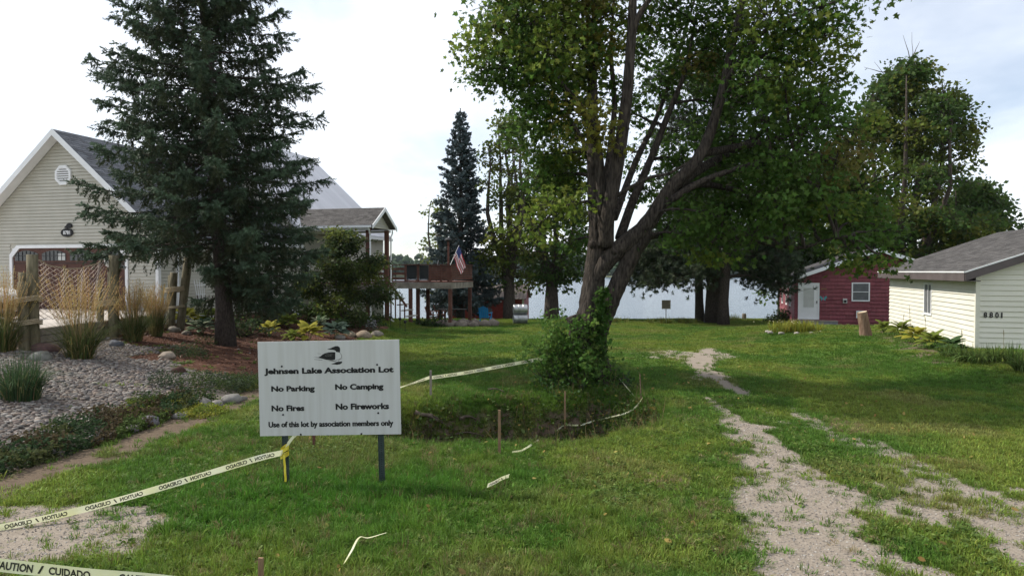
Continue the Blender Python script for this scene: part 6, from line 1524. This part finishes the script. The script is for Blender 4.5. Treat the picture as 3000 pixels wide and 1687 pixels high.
# ------------------------------------------------------------------ stakes
def stake(label, px, ytop, ybot, w_=.045, m=stake_wood, lean=0, rod=False):
    x, y, z = gpt(px, ybot); h = (ybot - ytop) / 2000 * y
    if rod:
        t_ = thing('metal_rod', label, 'rod', (x, y, z)); G().tube([(0, 0, -.3), (lean, 0, h)], .012, 6).build('rod', rusty, t_)
    else:
        t_ = thing('wooden_stake', label, 'stake', (x, y, z), R(rng.uniform(-15, 15)), 'survey stakes round the washout')
        G().prism([(-w_ / 2, -.3), (w_ / 2, -.3), (w_ / 2 + lean, h), (-w_ / 2 + lean, h)], -.012, .012, 'y').build('lath', m, t_)
stake('wooden stake at the near edge of the washout, tallest', 1463, 1200, 1337, .042)
stake('wooden stake at the washout edge in front of the maple', 1655, 1150, 1264, .038)
stake('weathered wooden stake at the far left of the washout holding tape', 1262, 1084, 1162, .05, grey_wood)
stake('thin rusty metal rod right of the maple foot', 1881, 1094, 1178, rod=True, lean=-.05)
stake('short wooden stake cut off at the bottom edge of the picture', 765, 1632, 1740, .042)
stake('small leaning stake half hidden behind the sign posts', 924, 1268, 1315, .04, red_wood, -.03)

# ------------------------------------------------------------------ washout: roots, brush, clods
for k, (a, b_, r0, lab) in enumerate((((1215, 1218), (1330, 1275), .05, 'thick dark root bridging the left end of the washout'), ((1235, 1226), (1300, 1250), .03, 'short root under the sod at the left of the washout'),
    ((1330, 1285), (1420, 1290), .02, 'thin root lying on the washout floor'), ((1345, 1235), (1395, 1240), .04, 'dark root stub in the far washout bank'), ((1430, 1148), (1480, 1158), .022, 'bleached root on the rim behind the washout'))):
    A = gpt(*a); B_ = gpt(*b_); t_ = thing('exposed_root', lab, 'root', A, 0, 'roots exposed in the washout'); P = curve((0, 0, .06), (B_[0] - A[0], B_[1] - A[1], B_[2] - A[2] + .06), .12, .12, 8)
    G().tube(P, np.linspace(r0, r0 * .4, 8), 7, rough=.15).build('root', root_m, t_, smooth=True)

# ------------------------------------------------------------------ grass, weeds, gravel stones (instanced on randomly scattered points)
def clump_mesh(name, n, h, wid, lean, base_r, droop=.4, segs=2):
    g = G(); blades(g, n, h, 1.0, (1, 1, 1), wid, lean, base_r, droop, segs); me = g.mesh(name, False, True); return me
gmat, t, b = base_mat('grass blade')
b.inputs['Roughness'].default_value = .6; b.inputs['Specular IOR Level'].default_value = .2
a1 = N('ShaderNodeAttribute'); a1.attribute_type = 'INSTANCER'; a1.attribute_name = 'icol'
a2 = attr('col'); mc = mixn(1.0, a1.outputs['Color'], a2.outputs['Color'], 'MULTIPLY'); t.links.new(mc, b.inputs['Base Color'])
trn = N('ShaderNodeBsdfTranslucent'); t.links.new(mc, trn.inputs[0]); ms = N('ShaderNodeMixShader'); ms.inputs[0].default_value = .35
t.links.new(b.outputs[0], ms.inputs[1]); t.links.new(trn.outputs[0], ms.inputs[2]); t.links.new(ms.outputs[0], t.nodes['Material Output'].inputs[0])

def scatter(name, pts, scl, rotz, tilt, col, clumps, mat, **tags):
    """one object: points carrying scale, turn and colour, each becoming an instance of one of the clump meshes"""
    me = bpy.data.meshes.new(name); n = len(pts); me.vertices.add(n); me.vertices.foreach_set('co', np.asarray(pts, float).ravel())
    for nm, ty, arr in (('s', 'FLOAT', scl), ('w', 'INT', rng.integers(len(clumps), size=n))):
        a_ = me.attributes.new(nm, ty, 'POINT'); a_.data.foreach_set('value', np.asarray(arr, np.float32 if ty == 'FLOAT' else np.int32))
    a_ = me.attributes.new('r', 'FLOAT_VECTOR', 'POINT'); a_.data.foreach_set('vector', np.stack([tilt[:, 0], tilt[:, 1], rotz], 1).astype(np.float32).ravel())
    a_ = me.attributes.new('icol', 'FLOAT_COLOR', 'POINT'); a_.data.foreach_set('color', np.concatenate([col, np.ones((n, 1))], 1).astype(np.float32).ravel())
    o = place(name, me, **tags); me.materials.append(mat)
    ng = bpy.data.node_groups.new(name, 'GeometryNodeTree'); ng.interface.new_socket('Geometry', in_out='INPUT', socket_type='NodeSocketGeometry'); ng.interface.new_socket('Geometry', in_out='OUTPUT', socket_type='NodeSocketGeometry')
    gi, go = ng.nodes.new('NodeGroupInput'), ng.nodes.new('NodeGroupOutput'); jn = ng.nodes.new('GeometryNodeJoinGeometry')
    for k, cm in enumerate(clumps):
        cm.materials.clear(); cm.materials.append(mat); so = bpy.data.objects.new(cm.name, cm)
        oi = ng.nodes.new('GeometryNodeObjectInfo'); oi.inputs['Object'].default_value = so; oi.inputs['As Instance'].default_value = True
        wA = ng.nodes.new('GeometryNodeInputNamedAttribute'); wA.data_type = 'INT'; wA.inputs[0].default_value = 'w'
        cp = ng.nodes.new('FunctionNodeCompare'); cp.data_type = 'INT'; cp.operation = 'EQUAL'; ng.links.new(wA.outputs['Attribute'], cp.inputs[2]); cp.inputs[3].default_value = k
        sA = ng.nodes.new('GeometryNodeInputNamedAttribute'); sA.data_type = 'FLOAT'; sA.inputs[0].default_value = 's'
        rA = ng.nodes.new('GeometryNodeInputNamedAttribute'); rA.data_type = 'FLOAT_VECTOR'; rA.inputs[0].default_value = 'r'
        ip = ng.nodes.new('GeometryNodeInstanceOnPoints')
        ng.links.new(gi.outputs[0], ip.inputs['Points']); ng.links.new(oi.outputs['Geometry'], ip.inputs['Instance']); ng.links.new(cp.outputs[0], ip.inputs['Selection'])
        ng.links.new(rA.outputs['Attribute'], ip.inputs['Rotation']); ng.links.new(sA.outputs['Attribute'], ip.inputs['Scale']); ng.links.new(ip.outputs[0], jn.inputs[0])
    ng.links.new(jn.outputs[0], go.inputs[0])
    md = o.modifiers.new('scatter', 'NODES'); md.node_group = ng
    return o
def cloud(n, x0, x1, y0, y1): return rng.uniform(x0, x1, n), rng.uniform(y0, y1, n)
def in_view(x, y, m=1.0): return (np.abs(x) < .78 * y + m) & (y > 3.5)
def occupied(x, y):
    c = np.zeros(len(x), bool)
    u = (x + 18.02) * math.cos(TH) - (y - 27.5) * math.sin(TH); v = (x + 18.02) * math.sin(TH) + (y - 27.5) * math.cos(TH); c |= (u > -8) & (u < 4.7) & (v > -.3) & (v < 20.2)
    for (ox, oy, th_, w_, l_) in ((14.5, 21.3, SH, SW, SL), (17.4, 42, CT, CW, CL)):
        u = (x - ox) * math.cos(th_) - (y - oy) * math.sin(th_); v = (x - ox) * math.sin(th_) + (y - oy) * math.cos(th_); c |= (u > -.05) & (u < w_) & (v > -.05) & (v < l_)
    c |= (x < -12.4) & (y > 17.8)
    return c
def lawn_pts(n, x0, x1, y0, y1, thin=0.0):
    x, y = cloud(n, x0, x1, y0, y1); k = in_view(x, y); x, y = x[k], y[k]; g_, s_, m_, r_ = masks(x, y); e = ditch_e(x, y)
    bare = np.maximum.reduce([g_, s_ * (e > 1.0) * .9, m_, r_]) + rng.normal(0, .22, len(x))
    k = (bare < .5) & ~occupied(x, y) & (e > .55) & (y < 59.3); return x[k], y[k]
short = [clump_mesh('turf_%s' % i, 26, .075, .0042, 1.3, .065, .5) for i in 'abc']
tall = [clump_mesh('tall_turf_%s' % i, 24, .24, .005, .9, .06, .6, 3) for i in 'abc']
far = [clump_mesh('far_turf_%s' % i, 22, .09, .010, 1.4, .16, .4) for i in 'abc']
broad = []
for nm in 'ab':      # clover and plantain
    g = G(); n = 16; a = rng.uniform(0, 6.283, n); c = np.stack([.05 * np.cos(a), .05 * np.sin(a), rng.uniform(.02, .07, n)], 1); leaves(g, c, .05, jitter((1, 1, 1), n, .2), OVAL, 1.2, .2, dirs=c); broad.append(g.mesh('broadleaf_' + nm, False, True))
# near lawn
x, y = lawn_pts(125000, -9, 13, 4.2, 20); d = np.hypot(x, y); k = rng.random(len(x)) < np.clip(1.35 - d / 17, .42, 1); x, y = x[k], y[k]; n = len(x)
tl = rng.normal(0, .18, (n, 2)); hs = (.75 + .8 * fbm(x, y, .7, 3, 50)) * rng.uniform(.7, 1.3, n)
scatter('grass', np.stack([x, y, height(x, y) - .008], 1), hs, rng.uniform(0, 6.283, n), tl, lawn_col(x, y) * (.75 + .55 * rng.random((n, 1))), short, gmat, kind='stuff', label='mown lawn grass over the lot', category='grass')
# far lawn
x, y = lawn_pts(90000, -14, 30, 19, 59); n = len(x)
scatter('grass', np.stack([x, y, height(x, y) - .01], 1), rng.uniform(.6, 1.1, n), rng.uniform(0, 6.283, n), rng.normal(0, .15, (n, 2)), lawn_col(x, y) * (.75 + .5 * rng.random((n, 1))), far, gmat, kind='stuff', label='lawn grass sloping to the lake', category='grass')
# long grass round the sign, stakes and washout rim
x, y = cloud(52000, -5.5, 5, 4.6, 17.5); e = ditch_e(x, y); wgt = .9 * np.exp(-(((x + 2.0) / 2.2) ** 2 + ((y - 8.9) / 1.5) ** 2)) + .95 * np.exp(-((np.sqrt(e) - 1.05) / .16) ** 2) + .55 * sstep(.5, .66, fbm(x, y, .9, 3, 51)) * (x < 2.2) * (y < 12) + .5 * np.exp(-(((x + 1.6) / 2.6) ** 2 + ((y - 6.2) / 1.1) ** 2))
g_, s_, m_, r_ = masks(x, y); k = (rng.random(len(x)) < wgt * .75) & (np.maximum.reduce([g_, m_, r_]) < .45) & in_view(x, y) & (e > .6); x, y = x[k], y[k]; n = len(x)
hcol = lawn_col(x, y) * (.7 + .55 * rng.random((n, 1))); dry = rng.random(n) < .10; hcol[dry] = np.array([.20, .17, .075]) * (.7 + .5 * rng.random((dry.sum(), 1)))
scatter('long_grass', np.stack([x, y, height(x, y) - .01], 1), rng.uniform(.35, .92, n), rng.uniform(0, 6.283, n), rng.normal(0, .2, (n, 2)), hcol, tall, gmat, kind='stuff', label='long uncut grass round the sign and the washout', category='grass')
# clover and plantain
x, y = lawn_pts(30000, -5, 5, 4.3, 15); k = rng.random(len(x)) < .12 + .4 * sstep(.48, .7, fbm(x, y, 1.1, 3, 52)); x, y = x[k], y[k]; n = len(x)
scatter('clover', np.stack([x, y, height(x, y)], 1), rng.uniform(.5, 1.05, n), rng.uniform(0, 6.283, n), rng.normal(0, .1, (n, 2)), np.array([.115, .185, .035]) * (.7 + .6 * rng.random((n, 1))), broad, gmat, kind='stuff', label='clover and plantain in the near lawn', category='weeds')
# tufts growing in the gravel
x, y = cloud(13000, -8, 8.2, 4.5, 22); g_, s_, m_, r_ = masks(x, y); f_ = fbm(x, y, 1.7, 3, 53); k = (g_ > .42) & (f_ > np.where(x < 0, .50, .55)) & in_view(x, y); x, y = x[k], y[k]
n = len(x); scatter('gravel_tufts', np.stack([x, y, height(x, y) - .01], 1), rng.uniform(.4, 1.0, n), rng.uniform(0, 6.283, n), rng.normal(0, .2, (n, 2)), lawn_col(x, y) * (.8 + .4 * rng.random((n, 1))), short, gmat, kind='stuff', label='grass tufts growing in the gravel track', category='grass')
# gravel stones
x, y = cloud(90000, -8.5, 8.5, 4.4, 14); g_, s_, m_, r_ = masks(x, y); k = (g_ > .55) & in_view(x, y); x, y = x[k], y[k]; n = len(x)
sz = rng.uniform(.006, .017, n); pal = np.array([(.41, .37, .32), (.30, .265, .225), (.49, .455, .41), (.245, .215, .19), (.35, .305, .255)])
g = G(); oct_v = np.array([(1, 0, 0), (-1, 0, 0), (0, 1, 0), (0, -1, 0), (0, 0, 1), (0, 0, -.3)], float); oct_f = np.array([(0, 2, 4), (2, 1, 4), (1, 3, 4), (3, 0, 4)])
v = oct_v[None] * (1 + (rng.random((n, 6, 1)) - .5) * .6) * np.stack([sz, sz * .8, sz * .7], 1)[:, None] + np.stack([x, y, height(x, y) + .002], 1)[:, None]
g.add(v.reshape(-1, 3), (oct_f[None] + (np.arange(n) * 6)[:, None, None]).reshape(-1, 3), np.repeat(pal[rng.integers(5, size=n)] * (.8 + .3 * rng.random((n, 1))), 6, 0))
g.build('gravel', stone_m, color=True, recalc=False, kind='stuff', label='loose pale gravel of the worn track', category='gravel')
# brush in the washout and dead stalks
x, y = cloud(22000, -3.2, 3.4, 10.8, 16.5); e = ditch_e(x, y); k = (e < 1.08) & (fbm(x, y, 1.4, 3, 54) > .42); x, y = x[k], y[k]; n = len(x); g = G()
z = height(x, y); leaves(g, np.stack([x, y, z + rng.random(n) ** 1.5 * .45], 1), .07, jitter((.05, .075, .022), n, .4) * np.where(rng.random((n, 1)) < .25, np.array([[1.9, 1.1, .9]]), 1), OVAL, .6)
for q in range(0, n, 7): g.tube([(x[q], y[q], z[q]), (x[q] + rng.normal(0, .1), y[q] + rng.normal(0, .1), z[q] + rng.uniform(.15, .5))], .004, 3, cap=False, col=(.10, .075, .045))
g.build('washout_brush', plant_m, color=True, recalc=False, kind='stuff', label='tangled weeds and brush filling the washout', category='brush')
x, y = cloud(700, -4.5, 3, 10.3, 16.5); e = ditch_e(x, y); k = (e > .85) & (e < 1.5); x, y = x[k], y[k]; g = G()
for q in range(len(x)):
    z0 = zg(x[q], y[q]); P = curve((x[q], y[q], z0), (x[q] + rng.normal(0, .1), y[q] + rng.normal(0, .1), z0 + rng.uniform(.2, .55)), .02, .1, 4); g.tube(P, [.004, .003, .003, .002], 3, cap=False, col=(.24, .18, .09))
g.build('dry_stalks', plant_m, color=True, recalc=False, kind='stuff', label='dry brown stalks round the washout rim', category='weeds')
x, y = cloud(2600, -.2, 3.6, 14.6, 17.6); k = (((x - 1.75) / 1.25) ** 2 + ((y - 16.1) / 1.1) ** 2) < 1; x, y = x[k], y[k]; g = G(); leaves(g, np.stack([x, y, height(x, y) + .28 * rng.random(len(x))], 1), .075, jitter((.04, .08, .025), len(x), .35), OVAL, .8)
g.build('ground_ivy', plant_m, color=True, recalc=False, kind='stuff', label='ground ivy and nettles round the maple foot', category='ground cover')
# dead thatch lying in the near lawn
x, y = lawn_pts(30000, -5, 6.5, 4.3, 13); k = rng.random(len(x)) < .02 + .75 * sstep(.60, .72, fbm(x, y, 1.0, 3, 60)); x, y = x[k], y[k]; n = len(x)
scatter('thatch', np.stack([x, y, height(x, y) + .01], 1), rng.uniform(.4, .9, n), rng.uniform(0, 6.283, n), rng.normal(0, .7, (n, 2)), np.array([.30, .25, .13]) * (.6 + .6 * rng.random((n, 1))), short, gmat, kind='stuff', label='dry thatch and cut straw lying in the near lawn', category='thatch')
x, y = lawn_pts(900, -4, 8, 5, 20); k = rng.random(len(x)) < .5; x, y = x[k], y[k]; g = G(); leaves(g, np.stack([x, y, height(x, y) + .07], 1), .07, jitter((.26, .19, .06), len(x), .5), OVAL, 1.3)
g.build('fallen_leaves', plant_m, color=True, recalc=False, kind='stuff', label='scattered fallen leaves on the lawn and track', category='leaves')
# ------------------------------------------------------------------ air
hz_m = bpy.data.materials.new('air'); hz_m.use_nodes = True; t = hz_m.node_tree; t.nodes.clear()
pv = N('ShaderNodeVolumePrincipled'); pv.inputs['Color'].default_value = (.82, .90, 1, 1); pv.inputs['Density'].default_value = .00008
ou = N('ShaderNodeOutputMaterial'); t.links.new(pv.outputs[0], ou.inputs['Volume'])
G().box((-1150, -45, -7), (1150, 1100, 48)).build('haze', hz_m, kind='stuff', label='thin summer haze over the lake', category='haze')
